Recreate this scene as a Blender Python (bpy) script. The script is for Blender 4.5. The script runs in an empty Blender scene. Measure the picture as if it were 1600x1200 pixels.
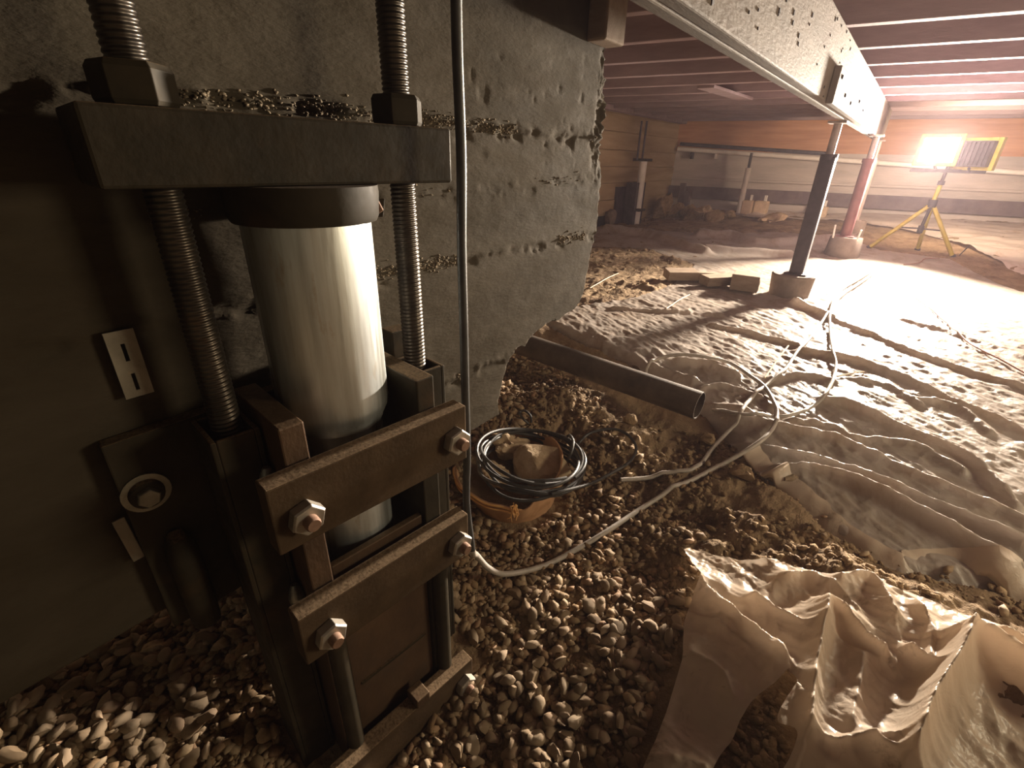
import bpy, math, random
import numpy as np
from mathutils import Matrix, Vector

# ------------------------------------------------------------------ camera, world, exposure
SC = bpy.context.scene
COL = SC.collection
H = 0.65
F = 740.0
CM = np.array([[0.784026, 0.284128, -0.551852], [0.620286, -0.324718, 0.714045], [0.023680, -0.902132, -0.430808]])
_u, _s, _v = np.linalg.svd(CM)
CM = _u @ _v
CAMLOC = np.array([0.0, 0.0, H])
cam_data = bpy.data.cameras.new('camera')
cam = bpy.data.objects.new('camera', cam_data)
COL.objects.link(cam)
cam_data.sensor_fit = 'HORIZONTAL'
cam_data.sensor_width = 36.0
cam_data.lens = F / 1600.0 * 36.0
cam_data.clip_start = 0.01
cam_data.clip_end = 60
_r = CM[:, 0]; _upv = -CM[:, 1]; _bk = -CM[:, 2]
cam.matrix_world = Matrix(((_r[0], _upv[0], _bk[0], 0), (_r[1], _upv[1], _bk[1], 0), (_r[2], _upv[2], _bk[2], H), (0, 0, 0, 1)))
SC.camera = cam

world = bpy.data.worlds.new('dim_surroundings')
SC.world = world
world.use_nodes = True
world.node_tree.nodes['Background'].inputs[0].default_value = (1.0, 0.92, 0.60, 1)
world.node_tree.nodes['Background'].inputs[1].default_value = 0.08
SC.view_settings.view_transform = 'Standard'
SC.view_settings.look = 'None'
SC.view_settings.gamma = 1.0
SC.view_settings.use_curve_mapping = False
SC.view_settings.exposure = 0.0

LAMP_POS = (0.045, 4.575, 0.765)
LAMP_POWER = 305.0
LAMP_COLOR = (1.0, 0.855, 0.69)

# weak fill light, added out of view on the right to lift the shade
_l2 = bpy.data.lights.new('added_fill_light', 'AREA'); _l2.shape = 'RECTANGLE'; _l2.size = 0.45; _l2.size_y = 0.35
_l2.energy = 15.0; _l2.color = (1.0, 0.83, 0.56)
_o2 = bpy.data.objects.new('added_fill_light', _l2); COL.objects.link(_o2)
_o2.location = (1.35, 1.45, 0.72)
_o2.rotation_euler = (Vector((-0.5, 0.5, 0.2)) - Vector(_o2.location)).to_track_quat('-Z', 'Y').to_euler()

# ------------------------------------------------------------------ small maths
RNG = np.random.default_rng(11)
random.seed(5)

def ray(px, py):
    return CM @ np.array([px - 800.0, py - 600.0, F])

def onp(px, py, p0, n):
    r = ray(px, py); n = np.array(n, float)
    return CAMLOC + r * ((n @ (np.array(p0, float) - CAMLOC)) / (n @ r))

def onx(px, py, X): return onp(px, py, (X, 0, 0), (1, 0, 0))
def ony(px, py, Y): return onp(px, py, (0, Y, 0), (0, 1, 0))
def onz(px, py, Z): return onp(px, py, (0, 0, Z), (0, 0, 1))

def project(P):
    q = (np.asarray(P) - CAMLOC) @ CM
    return np.stack([800 + F * q[..., 0] / q[..., 2], 600 + F * q[..., 1] / q[..., 2], q[..., 2]], -1)

def _hash(ix, iy, seed):
    h = (ix.astype(np.int64) * 374761393 + iy.astype(np.int64) * 668265263 + seed * 1442695041) & 0xffffffff
    h = ((h ^ (h >> 13)) * 1274126177) & 0xffffffff
    return ((h ^ (h >> 16)) & 0xffff) / 65535.0

def vnoise(x, y, seed=0):
    x = np.asarray(x, float); y = np.asarray(y, float)
    x0 = np.floor(x); y0 = np.floor(y)
    fx = x - x0; fy = y - y0
    fx = fx * fx * fx * (fx * (fx * 6 - 15) + 10); fy = fy * fy * fy * (fy * (fy * 6 - 15) + 10)
    a = _hash(x0, y0, seed); b = _hash(x0 + 1, y0, seed); c = _hash(x0, y0 + 1, seed); d = _hash(x0 + 1, y0 + 1, seed)
    return (a * (1 - fx) + b * fx) * (1 - fy) + (c * (1 - fx) + d * fx) * fy - 0.5

def fbm(x, y, seed=0, octv=4, lac=2.03, gain=0.5):
    s = 0; a = 1.0
    for i in range(octv):
        s = s + a * vnoise(x * lac ** i + 17.3 * i, y * lac ** i - 9.1 * i, seed + i)
        a *= gain
    return s

def ridged(x, y, seed=0, octv=3):
    s = 0; a = 1.0
    for i in range(octv):
        s = s + a * (0.5 - 2 * np.abs(vnoise(x * 2.1 ** i + 5.7 * i, y * 2.1 ** i, seed + i)))
        a *= 0.5
    return s

def smooth(a, b, x):
    t = np.clip((x - a) / (b - a), 0, 1)
    return t * t * (3 - 2 * t)

def seg_dist(x, y, pts):
    """distance to a polyline and the signed side of the nearest segment"""
    best = np.full(np.shape(x), 1e9); side = np.zeros(np.shape(x))
    for (ax, ay), (bx, by) in zip(pts[:-1], pts[1:]):
        dx, dy = bx - ax, by - ay
        L = dx * dx + dy * dy
        t = np.clip(((x - ax) * dx + (y - ay) * dy) / L, 0, 1)
        d = np.hypot(x - ax - t * dx, y - ay - t * dy)
        sd = dx * (y - ay) - dy * (x - ax)
        m = d < best
        best = np.where(m, d, best); side = np.where(m, np.sign(sd), side)
    return best, side

def in_poly(x, y, poly):
    c = np.zeros(np.shape(x), bool)
    n = len(poly)
    for i in range(n):
        ax, ay = poly[i]; bx, by = poly[(i + 1) % n]
        if ay == by: continue
        m = ((ay > y) != (by > y)) & (x < (bx - ax) * (y - ay) / (by - ay) + ax)
        c ^= m
    return c

def xy(pxs, z=0.0):
    return [tuple(onz(px, py, z)[:2]) for px, py in pxs]

def spline(pts, n=8):
    """Catmull-Rom through the points"""
    P = [np.array(p, float) for p in pts]
    P = [2 * P[0] - P[1]] + P + [2 * P[-1] - P[-2]]
    out = []
    for i in range(1, len(P) - 2):
        a, b, c, d = P[i - 1:i + 3]
        for k in range(n):
            t = k / n
            out.append(0.5 * ((2 * b) + (c - a) * t + (2 * a - 5 * b + 4 * c - d) * t * t + (3 * b - a - 3 * c + d) * t ** 3))
    out.append(P[-2])
    return out

# ------------------------------------------------------------------ objects
def tag(o, label=None, cat=None, group=None, kind=None):
    if label: o['label'] = label
    if cat: o['category'] = cat
    if group: o['group'] = group
    if kind: o['kind'] = kind
    return o

def link(o, parent=None):
    COL.objects.link(o)
    if parent is not None: o.parent = parent
    return o

def empty(name, loc=(0, 0, 0), rz=0.0):
    o = bpy.data.objects.new(name, None)
    o.location = loc; o.rotation_euler = (0, 0, rz); o.empty_display_size = 0.05
    return link(o)

class MB:
    def __init__(s): s.v = []; s.f = []
    def add(s, verts, faces):
        b = len(s.v); s.v += [tuple(float(c) for c in p) for p in verts]; s.f += [tuple(b + i for i in f) for f in faces]
        return s
    def box(s, x0, x1, y0, y1, z0, z1):
        v = [(x, y, z) for x in (x0, x1) for y in (y0, y1) for z in (z0, z1)]
        return s.add(v, [(0, 1, 3, 2), (4, 6, 7, 5), (0, 4, 5, 1), (2, 3, 7, 6), (0, 2, 6, 4), (1, 5, 7, 3)])
    def obox(s, c, ax, ay, az):
        c, ax, ay, az = (np.array(q, float) for q in (c, ax, ay, az))
        v = [c + i * ax + j * ay + k * az for i in (-1, 1) for j in (-1, 1) for k in (-1, 1)]
        return s.add(v, [(0, 1, 3, 2), (4, 6, 7, 5), (0, 4, 5, 1), (2, 3, 7, 6), (0, 2, 6, 4), (1, 5, 7, 3)])
    def prism(s, ring0, ring1):
        n = len(ring0)
        return s.add(list(ring0) + list(ring1), [(i, (i + 1) % n, n + (i + 1) % n, n + i) for i in range(n)] + [tuple(range(n))[::-1], tuple(range(n, 2 * n))])
    def tube(s, path, r, n=8, cap=True):
        P = [np.array(p, float) for p in path]
        rs = r if hasattr(r, '__len__') else [r] * len(P)
        t = P[1] - P[0]; t /= np.linalg.norm(t)
        u = np.cross(t, (0, 0, 1.0))
        if np.linalg.norm(u) < 1e-3: u = np.cross(t, (1.0, 0, 0))
        u /= np.linalg.norm(u)
        V = []; Fc = []
        for i, p in enumerate(P):
            t = P[min(i + 1, len(P) - 1)] - P[max(i - 1, 0)]
            t = t / (np.linalg.norm(t) + 1e-12)
            u = u - t * (u @ t); u /= np.linalg.norm(u) + 1e-12
            w = np.cross(t, u)
            for k in range(n):
                a = 2 * math.pi * k / n
                V.append(p + rs[i] * (math.cos(a) * u + math.sin(a) * w))
        for i in range(len(P) - 1):
            for k in range(n):
                Fc.append((i * n + k, i * n + (k + 1) % n, (i + 1) * n + (k + 1) % n, (i + 1) * n + k))
        if cap: Fc += [tuple(range(n))[::-1], tuple(range((len(P) - 1) * n, len(P) * n))]
        return s.add(V, Fc)
    def lathe(s, prof, c=(0, 0), n=32, cap=True):
        V = []; Fc = []
        for r, z in prof:
            for k in range(n):
                a = 2 * math.pi * k / n
                V.append((c[0] + r * math.cos(a), c[1] + r * math.sin(a), z))
        for i in range(len(prof) - 1):
            for k in range(n):
                Fc.append((i * n + k, i * n + (k + 1) % n, (i + 1) * n + (k + 1) % n, (i + 1) * n + k))
        if cap: Fc += [tuple(range(n))[::-1], tuple(range((len(prof) - 1) * n, len(prof) * n))]
        return s.add(V, Fc)
    def hexnut(s, c, axis, R, h, hole=0.0):
        """chamfered hexagonal nut, axis along x or z, from c outwards by h"""
        rings = []
        for rr, t in ((0.93, 0), (1.0, 0.12), (1.0, 0.84), (0.9, 1.0)):
            ring = []
            for k in range(6):
                a = math.pi / 3 * k + 0.26
                p, q = R * rr * math.cos(a), R * rr * math.sin(a)
                ring.append((c[0] + h * t, c[1] + p, c[2] + q) if axis == 'x' else (c[0] + p, c[1] + q, c[2] + h * t))
            rings.append(ring)
        V = [p for r_ in rings for p in r_]
        Fc = [(i * 6 + k, i * 6 + (k + 1) % 6, (i + 1) * 6 + (k + 1) % 6, (i + 1) * 6 + k) for i in range(3) for k in range(6)]
        Fc += [(5, 4, 3, 2, 1, 0), (18, 19, 20, 21, 22, 23)]
        return s.add(V, Fc)
    def build(s, name, mat, parent=None, bevel=0.0, smooth_=False, seg=2, autos=True):
        me = bpy.data.meshes.new(name)
        me.from_pydata(s.v, [], s.f)
        me.validate(); me.update()
        import bmesh
        b = bmesh.new(); b.from_mesh(me); bmesh.ops.recalc_face_normals(b, faces=b.faces); b.to_mesh(me); b.free()
        o = bpy.data.objects.new(name, me)
        if mat: me.materials.append(mat)
        link(o, parent)
        if smooth_:
            me.polygons.foreach_set('use_smooth', [True] * len(me.polygons))
            if autos:
                me.set_sharp_from_angle(angle=math.radians(45))
        if bevel:
            md = o.modifiers.new('edge', 'BEVEL'); md.width = bevel; md.segments = seg; md.limit_method = 'ANGLE'; md.angle_limit = math.radians(40)
        return o

def grid_mesh(name, V, quads, mat, parent=None, colors=None, smooth_=True):
    """fast mesh from numpy arrays; quads (n,4) or tris (n,3)"""
    me = bpy.data.meshes.new(name)
    V = np.asarray(V, np.float32); Q = np.asarray(quads, np.int32)
    k = Q.shape[1]
    me.vertices.add(len(V)); me.vertices.foreach_set('co', V.ravel())
    me.loops.add(Q.size); me.loops.foreach_set('vertex_index', Q.ravel())
    me.polygons.add(len(Q))
    me.polygons.foreach_set('loop_start', np.arange(0, Q.size, k, dtype=np.int32))
    try: me.polygons.foreach_set('loop_total', np.full(len(Q), k, np.int32))
    except Exception: pass
    me.update(calc_edges=True)
    if smooth_: me.polygons.foreach_set('use_smooth', np.ones(len(Q), bool))
    if colors is not None:
        ca = me.color_attributes.new('tint', 'FLOAT_COLOR', 'POINT')
        ca.data.foreach_set('color', np.asarray(colors, np.float32).ravel())
    me.materials.append(mat)
    return link(bpy.data.objects.new(name, me), parent)

def masked_grid(X, Y, poly, keep=None, hole=None):
    """cells of a 2-D grid that lie in a polygon; outside corners slide on to its outline. Returns X, Y, quads"""
    ins = in_poly(X, Y, poly)
    if keep is not None: ins &= keep
    if hole is not None: ins &= ~in_poly(X, Y, hole)
    cell = ins[:-1, :-1] | ins[1:, :-1] | ins[:-1, 1:] | ins[1:, 1:]
    used = np.zeros(X.shape, bool)
    for a in (slice(0, -1), slice(1, None)):
        for b in (slice(0, -1), slice(1, None)):
            used[a, b] |= cell
    out = used & ~ins if hole is not None else used & ~in_poly(X, Y, poly)
    ring = [(poly[i], poly[(i + 1) % len(poly)]) for i in range(len(poly))]
    if hole is not None: ring += [(hole[i], hole[(i + 1) % len(hole)]) for i in range(len(hole))]
    ox, oy = X[out], Y[out]
    best = np.full(ox.shape, 1e9); nx = ox.copy(); ny = oy.copy()
    for (ax, ay), (bx, by) in ring:
        L = (bx - ax) ** 2 + (by - ay) ** 2 + 1e-12
        t = np.clip(((ox - ax) * (bx - ax) + (oy - ay) * (by - ay)) / L, 0, 1)
        qx, qy = ax + t * (bx - ax), ay + t * (by - ay)
        d = np.hypot(ox - qx, oy - qy); m = d < best
        best = np.where(m, d, best); nx = np.where(m, qx, nx); ny = np.where(m, qy, ny)
    X = X.copy(); Y = Y.copy(); X[out] = nx; Y[out] = ny
    idx = -np.ones(X.shape, np.int64); idx[used] = np.arange(used.sum())
    Q = np.stack([idx[:-1, :-1][cell], idx[1:, :-1][cell], idx[1:, 1:][cell], idx[:-1, 1:][cell]], -1)
    return X[used], Y[used], Q

# ------------------------------------------------------------------ materials
def new_mat(name):
    m = bpy.data.materials.new(name); m.use_nodes = True
    nt = m.node_tree; nt.nodes.clear()
    out = nt.nodes.new('ShaderNodeOutputMaterial')
    return m, nt, out

def N_(nt, typ, **kw):
    n = nt.nodes.new(typ)
    for k, v in kw.items():
        if k in n.inputs: n.inputs[k].default_value = v
        else: setattr(n, k, v)
    return n

def coords(nt, kind='Object', scale=(1, 1, 1)):
    tc = nt.nodes.new('ShaderNodeTexCoord'); mp = nt.nodes.new('ShaderNodeMapping')
    mp.inputs['Scale'].default_value = scale
    nt.links.new(tc.outputs[kind], mp.inputs[0])
    return mp.outputs[0]

def ramp(nt, src, stops):
    r = nt.nodes.new('ShaderNodeValToRGB')
    e = r.color_ramp.elements
    while len(e) < len(stops): e.new(0.5)
    for el, (p, c) in zip(e, stops):
        el.position = p; el.color = (*c, 1) if len(c) == 3 else c
    nt.links.new(src, r.inputs[0])
    return r.outputs[0]

def noise(nt, vec, scale, detail=5, rough=0.6, dist=0.0):
    n = nt.nodes.new('ShaderNodeTexNoise')
    n.inputs['Scale'].default_value = scale; n.inputs['Detail'].default_value = detail
    n.inputs['Roughness'].default_value = rough; n.inputs['Distortion'].default_value = dist
    nt.links.new(vec, n.inputs['Vector'])
    return n.outputs['Fac']

def mixc(nt, fac, a, b, mode='MIX'):
    m = nt.nodes.new('ShaderNodeMix'); m.data_type = 'RGBA'; m.blend_type = mode
    for sock, val in ((m.inputs['Factor'], fac), (m.inputs['A'] if False else m.inputs[6], a), (m.inputs[7], b)):
        if hasattr(val, 'is_linked') or hasattr(val, 'links'): nt.links.new(val, sock)
        elif isinstance(val, (int, float)): sock.default_value = val
        else: sock.default_value = (*val, 1) if len(val) == 3 else val
    return m.outputs[2]

def bump(nt, h, strength=0.3, dist=0.01):
    b = nt.nodes.new('ShaderNodeBump')
    b.inputs['Strength'].default_value = strength; b.inputs['Distance'].default_value = dist
    nt.links.new(h, b.inputs['Height'])
    return b.outputs[0]

def simple(name, c1, c2, scale=12, rough=0.7, metal=0.0, bumps=((60, 0.25, 0.004),), stretch=(1, 1, 1), dark=None, spec=0.5, rough2=None, kind='Object', dust=None):
    """two-tone noise-mottled material, optional third 'dark' (colour, scale, low, high) stains"""
    m, nt, out = new_mat(name)
    v = coords(nt, kind, stretch)
    f = noise(nt, v, scale, 6, 0.62)
    col = ramp(nt, f, [(0.32, c1), (0.68, c2)])
    if dark:
        g = noise(nt, v, dark[1], 5, 0.65, 0.4)
        g = ramp(nt, g, [(dark[2], (0, 0, 0)), (dark[3], (1, 1, 1))])
        col = mixc(nt, g, col, dark[0])
    if dust:      # settled dust on whatever faces up
        ge = nt.nodes.new('ShaderNodeNewGeometry'); sx = nt.nodes.new('ShaderNodeSeparateXYZ')
        nt.links.new(ge.outputs['Normal'], sx.inputs[0])
        up = ramp(nt, sx.outputs[2], [(0.55, (0, 0, 0)), (0.9, (1, 1, 1))])
        sp_ = ramp(nt, noise(nt, v, 260, 3, 0.7), [(0.35, (0.25,) * 3), (0.6, (1, 1, 1))])
        col = mixc(nt, mixc(nt, 1.0, up, sp_, 'MULTIPLY'), col, dust)
    p = N_(nt, 'ShaderNodeBsdfPrincipled', Roughness=rough, Metallic=metal)
    p.inputs['Specular IOR Level'].default_value = spec
    nt.links.new(col, p.inputs['Base Color'])
    if rough2 is not None:
        rr = ramp(nt, noise(nt, v, scale * 2.3, 4), [(0.35, (rough,) * 3), (0.65, (rough2,) * 3)])
        nt.links.new(rr, p.inputs['Roughness'])
    if bumps:
        h = None
        for s, st, d in bumps:
            n = noise(nt, v, s, 4, 0.6)
            b = nt.nodes.new('ShaderNodeBump'); b.inputs['Strength'].default_value = st; b.inputs['Distance'].default_value = d
            nt.links.new(n, b.inputs['Height'])
            if h is not None: nt.links.new(h, b.inputs['Normal'])
            h = b.outputs[0]
        nt.links.new(h, p.inputs['Normal'])
    nt.links.new(p.outputs[0], out.inputs[0])
    return m

MAT = {}
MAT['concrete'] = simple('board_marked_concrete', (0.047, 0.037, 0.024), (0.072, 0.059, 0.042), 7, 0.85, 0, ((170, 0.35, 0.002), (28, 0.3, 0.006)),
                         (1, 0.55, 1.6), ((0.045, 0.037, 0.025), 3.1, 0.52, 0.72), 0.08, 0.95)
MAT['far_wall'] = simple('tan_board_marked_wall', (0.36, 0.27, 0.165), (0.50, 0.385, 0.25), 3, 0.85, 0, ((60, 0.3, 0.01),), (1, 0.35, 3.0), ((0.28, 0.20, 0.125), 1.6, 0.52, 0.75), spec=0.07)
MAT['back_wall'] = simple('grey_back_wall', (0.42, 0.38, 0.36), (0.56, 0.50, 0.47), 4, 0.9, 0, ((50, 0.3, 0.01),), (0.5, 0.5, 2.5), spec=0.07)
MAT['rim'] = simple('reddish_rim_board', (0.44, 0.22, 0.12), (0.58, 0.31, 0.17), 6, 0.8, 0, None, (0.4, 0.4, 4), spec=0.07)
MAT['soil'] = simple('brown_soil', (0.20, 0.135, 0.078), (0.34, 0.245, 0.15), 9, 0.95, 0, ((45, 0.9, 0.012), (190, 0.8, 0.004)), (1, 1, 1), ((0.12, 0.07, 0.04), 4.0, 0.5, 0.7), 0.2)
MAT['clod'] = simple('crumbled_soil', (0.20, 0.135, 0.075), (0.38, 0.27, 0.16), 30, 0.95, 0, ((220, 0.9, 0.004),), spec=0.2)
MAT['joist'] = simple('flare_tinted_brown_joist', (0.27, 0.205, 0.225), (0.36, 0.28, 0.295), 5, 0.8, 0, ((80, 0.2, 0.004),), (0.35, 4, 4), spec=0.07)  # mauve of the lens flare is mixed into the joist colour
MAT['deck'] = simple('flare_tinted_dark_subfloor', (0.20, 0.135, 0.155), (0.28, 0.19, 0.205), 3, 0.9, 0, None, (0.6, 3, 1), spec=0.07)  # subfloor colour carries the same painted flare tint
MAT['girder'] = simple('pale_girder_timber', (0.145, 0.120, 0.098), (0.225, 0.190, 0.160), 9, 0.75, 0, ((60, 0.35, 0.005),), (6, 0.6, 2.2), ((0.12, 0.086, 0.062), 5, 0.58, 0.72), spec=0.07)
MAT['plywood'] = simple('pale_plywood', (0.19, 0.165, 0.149), (0.245, 0.215, 0.193), 9, 0.7, 0, ((60, 0.2, 0.003),), (3, 0.6, 1.5), spec=0.07)
MAT['lumber'] = simple('sawn_offcut_timber', (0.25, 0.185, 0.135), (0.34, 0.265, 0.20), 14, 0.8, 0, ((90, 0.3, 0.003),), (1, 4, 4), spec=0.07)
MAT['steel'] = simple('dark_rusty_steel', (0.021, 0.017, 0.010), (0.042, 0.032, 0.019), 14, 0.62, 0.0, ((60, 0.15, 0.002),), (1, 1, 1), ((0.060, 0.037, 0.019), 9, 0.56, 0.74), 0.15, 0.75, dust=(0.15, 0.10, 0.055))
MAT['steel_dusty'] = simple('dusty_brown_steel', (0.050, 0.032, 0.017), (0.085, 0.055, 0.031), 20, 0.85, 0.0, ((200, 0.25, 0.0015),), spec=0.12, dust=(0.24, 0.165, 0.10))
MAT['rust_plate'] = simple('rust_brown_plate', (0.062, 0.036, 0.020), (0.125, 0.074, 0.042), 10, 0.55, 0.3, ((160, 0.3, 0.0015),), (1, 1, 0.6), ((0.06, 0.045, 0.034), 6, 0.5, 0.72), 0.4, dust=(0.15, 0.095, 0.05))
MAT['rod'] = simple('oily_threaded_steel', (0.050, 0.042, 0.034), (0.10, 0.082, 0.064), 30, 0.34, 0.75, None, dark=((0.12, 0.065, 0.03), 14, 0.6, 0.75))
MAT['nut'] = simple('zinc_plated_nut', (0.36, 0.32, 0.27), (0.50, 0.46, 0.40), 40, 0.45, 0.7, ((200, 0.15, 0.001),))
MAT['bolt_end'] = simple('rusty_bolt_end', (0.20, 0.11, 0.07), (0.32, 0.20, 0.14), 60, 0.7, 0.3, None)
MAT['weld'] = simple('grey_weld_bead', (0.22, 0.22, 0.20), (0.40, 0.39, 0.35), 50, 0.4, 0.7, ((200, 0.4, 0.002),))
MAT['clip'] = simple('galvanised_strip', (0.19, 0.168, 0.13), (0.30, 0.27, 0.215), 26, 0.5, 0.4, ((150, 0.1, 0.001),), dark=((0.40, 0.27, 0.14), 22, 0.60, 0.75))
MAT['washer'] = simple('dull_washer', (0.19, 0.185, 0.15), (0.34, 0.325, 0.27), 40, 0.4, 0.6, ((200, 0.15, 0.001),))
MAT['hose'] = simple('black_rubber_hose', (0.022, 0.021, 0.020), (0.05, 0.047, 0.043), 40, 0.5, 0, ((300, 0.2, 0.001),), spec=0.6)
MAT['cable'] = simple('dusty_grey_cable', (0.34, 0.30, 0.26), (0.48, 0.43, 0.38), 40, 0.5, 0, None)
MAT['bucket'] = simple('orange_plastic_bucket', (0.50, 0.27, 0.135), (0.62, 0.37, 0.21), 12, 0.5, 0, ((70, 0.15, 0.002),), dark=((0.33, 0.17, 0.08), 14, 0.55, 0.75))
MAT['frayed'] = simple('frayed_orange_rim', (0.72, 0.38, 0.12), (0.85, 0.52, 0.22), 60, 0.6)
MAT['boulder'] = simple('pale_sandy_rock', (0.38, 0.27, 0.165), (0.58, 0.45, 0.31), 22, 0.9, 0, ((60, 0.6, 0.006), (220, 0.5, 0.002)), spec=0.2)
MAT['pipe_dark'] = simple('dark_dusty_pipe', (0.060, 0.044, 0.033), (0.12, 0.09, 0.066), 14, 0.62, 0, ((200, 0.3, 0.001),), dark=((0.20, 0.15, 0.1), 9, 0.6, 0.8))
MAT['pedestal'] = simple('cast_concrete_pedestal', (0.20, 0.16, 0.135), (0.28, 0.23, 0.195), 16, 0.9, 0, ((110, 0.3, 0.003),), spec=0.07)
MAT['post_dark'] = simple('dark_painted_post', (0.05, 0.042, 0.055), (0.085, 0.07, 0.085), 14, 0.45, 0.2)
MAT['post_red'] = simple('red_primer_post', (0.15, 0.055, 0.055), (0.21, 0.085, 0.08), 14, 0.5, 0.1)
MAT['post_grey'] = simple('grey_screw_jack', (0.34, 0.28, 0.26), (0.50, 0.42, 0.40), 14, 0.5, 0.3)
MAT['white_pipe'] = simple('white_painted_pipe', (0.74, 0.70, 0.66), (0.86, 0.82, 0.78), 10, 0.5)
MAT['black'] = simple('black_plastic', (0.022, 0.02, 0.024), (0.05, 0.045, 0.05), 20, 0.5)
MAT['yellow'] = simple('yellow_painted_steel', (0.40, 0.33, 0.05), (0.52, 0.44, 0.09), 20, 0.4)
MAT['trim_dark'] = simple('dark_base_trim', (0.10, 0.075, 0.085), (0.17, 0.13, 0.135), 8, 0.9)
MAT['block'] = simple('tan_concrete_block', (0.55, 0.42, 0.30), (0.68, 0.54, 0.40), 20, 0.9, spec=0.07)
MAT['twig'] = simple('straw_twig', (0.60, 0.48, 0.33), (0.75, 0.62, 0.46), 30, 0.9)
MAT['red_wire'] = simple('reddish_wire', (0.24, 0.10, 0.07), (0.32, 0.15, 0.10), 30, 0.6)
MAT['glass'] = simple('dark_lamp_glass', (0.03, 0.03, 0.035), (0.05, 0.05, 0.06), 10, 0.12)

def tube_mat():
    m, nt, out = new_mat('bright_galvanised_tube')
    v = coords(nt, 'Object', (10, 10, 0.7))
    c = ramp(nt, noise(nt, v, 3.0, 6, 0.6), [(0.36, (0.32, 0.32, 0.29)), (0.48, (0.64, 0.67, 0.66)), (0.62, (0.84, 0.89, 0.90))])
    v2 = coords(nt, 'Object', (5, 5, 1.5))
    c = mixc(nt, ramp(nt, noise(nt, v2, 6, 6, 0.7), [(0.58, (0, 0, 0)), (0.72, (0.7, 0.7, 0.7))]), c, (0.46, 0.34, 0.21))
    p = N_(nt, 'ShaderNodeBsdfPrincipled', Metallic=0.92)
    nt.links.new(c, p.inputs['Base Color'])
    nt.links.new(ramp(nt, noise(nt, v, 8, 5), [(0.3, (0.34,) * 3), (0.7, (0.52,) * 3)]), p.inputs['Roughness'])
    nt.links.new(bump(nt, noise(nt, coords(nt, 'Object', (60, 60, 4)), 4, 3), 0.06, 0.002), p.inputs['Normal'])
    nt.links.new(p.outputs[0], out.inputs[0])
    return m
MAT['tube'] = tube_mat()

def stone_mat(name, per_object):
    m, nt, out = new_mat(name)
    v = coords(nt, 'Object')
    if per_object:
        oi = nt.nodes.new('ShaderNodeObjectInfo')
        base = ramp(nt, oi.outputs['Random'], [(0.0, (0.21, 0.142, 0.082)), (0.3, (0.32, 0.228, 0.14)), (0.55, (0.26, 0.19, 0.122)), (0.8, (0.41, 0.305, 0.20)), (1.0, (0.36, 0.245, 0.16))])
    else:
        at = nt.nodes.new('ShaderNodeAttribute'); at.attribute_name = 'tint'
        base = at.outputs['Color']
    g = ramp(nt, noise(nt, v, 90, 4), [(0.3, (0.62,) * 3), (0.7, (1.1,) * 3)])
    c = mixc(nt, 1.0, base, g, 'MULTIPLY')
    p = N_(nt, 'ShaderNodeBsdfPrincipled', Roughness=0.75)
    p.inputs['Specular IOR Level'].default_value = 0.3
    nt.links.new(c, p.inputs['Base Color'])
    nt.links.new(bump(nt, noise(nt, v, 260, 3), 0.3, 0.001), p.inputs['Normal'])
    nt.links.new(p.outputs[0], out.inputs[0])
    return m
MAT['stone'] = stone_mat('tan_river_stone', True)
MAT['gravel'] = stone_mat('tan_gravel', False)

def plastic_mat(name, c1, c2, dirt, dlow, dhigh, trans=0.35, rough=0.33, bs=0.35):
    m, nt, out = new_mat(name)
    v = coords(nt, 'Object')
    c = ramp(nt, noise(nt, v, 5, 5), [(0.3, c1), (0.7, c2)])
    d = ramp(nt, noise(nt, v, 6.5, 7, 0.7, 0.6), [(dlow, (0, 0, 0)), (dhigh, (1, 1, 1))])
    c = mixc(nt, d, c, dirt)
    p = N_(nt, 'ShaderNodeBsdfPrincipled')
    p.inputs['Specular IOR Level'].default_value = 0.28
    nt.links.new(c, p.inputs['Base Color'])
    nt.links.new(ramp(nt, d, [(0, (rough,) * 3), (1, (0.8,) * 3)]), p.inputs['Roughness'])
    b1 = bump(nt, noise(nt, v, 70, 4, 0.55, 1.2), bs, 0.006)
    nt.links.new(b1, p.inputs['Normal'])
    t = nt.nodes.new('ShaderNodeBsdfTranslucent')
    nt.links.new(c, t.inputs['Color'])
    mx = nt.nodes.new('ShaderNodeMixShader'); mx.inputs[0].default_value = trans
    nt.links.new(p.outputs[0], mx.inputs[1]); nt.links.new(t.outputs[0], mx.inputs[2])
    nt.links.new(mx.outputs[0], out.inputs[0])
    return m
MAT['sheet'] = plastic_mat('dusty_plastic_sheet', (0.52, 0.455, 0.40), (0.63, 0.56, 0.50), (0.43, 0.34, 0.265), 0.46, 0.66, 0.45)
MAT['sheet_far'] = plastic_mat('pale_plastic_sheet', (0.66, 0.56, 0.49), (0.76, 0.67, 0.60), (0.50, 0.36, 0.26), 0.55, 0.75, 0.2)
MAT['sheet_near'] = plastic_mat('crumpled_clear_plastic', (0.66, 0.54, 0.42), (0.76, 0.64, 0.52), (0.25, 0.165, 0.10), 0.58, 0.70, 0.42, 0.30, 0.25)

def emit_mat(name, color, strength):
    m, nt, out = new_mat(name)
    e = N_(nt, 'ShaderNodeEmission'); e.inputs[0].default_value = (*color, 1); e.inputs[1].default_value = strength
    nt.links.new(e.outputs[0], out.inputs[0])
    return m
MAT['lit'] = emit_mat('lit_floodlight_glass', (1.0, 0.93, 0.82), 60.0)

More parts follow.
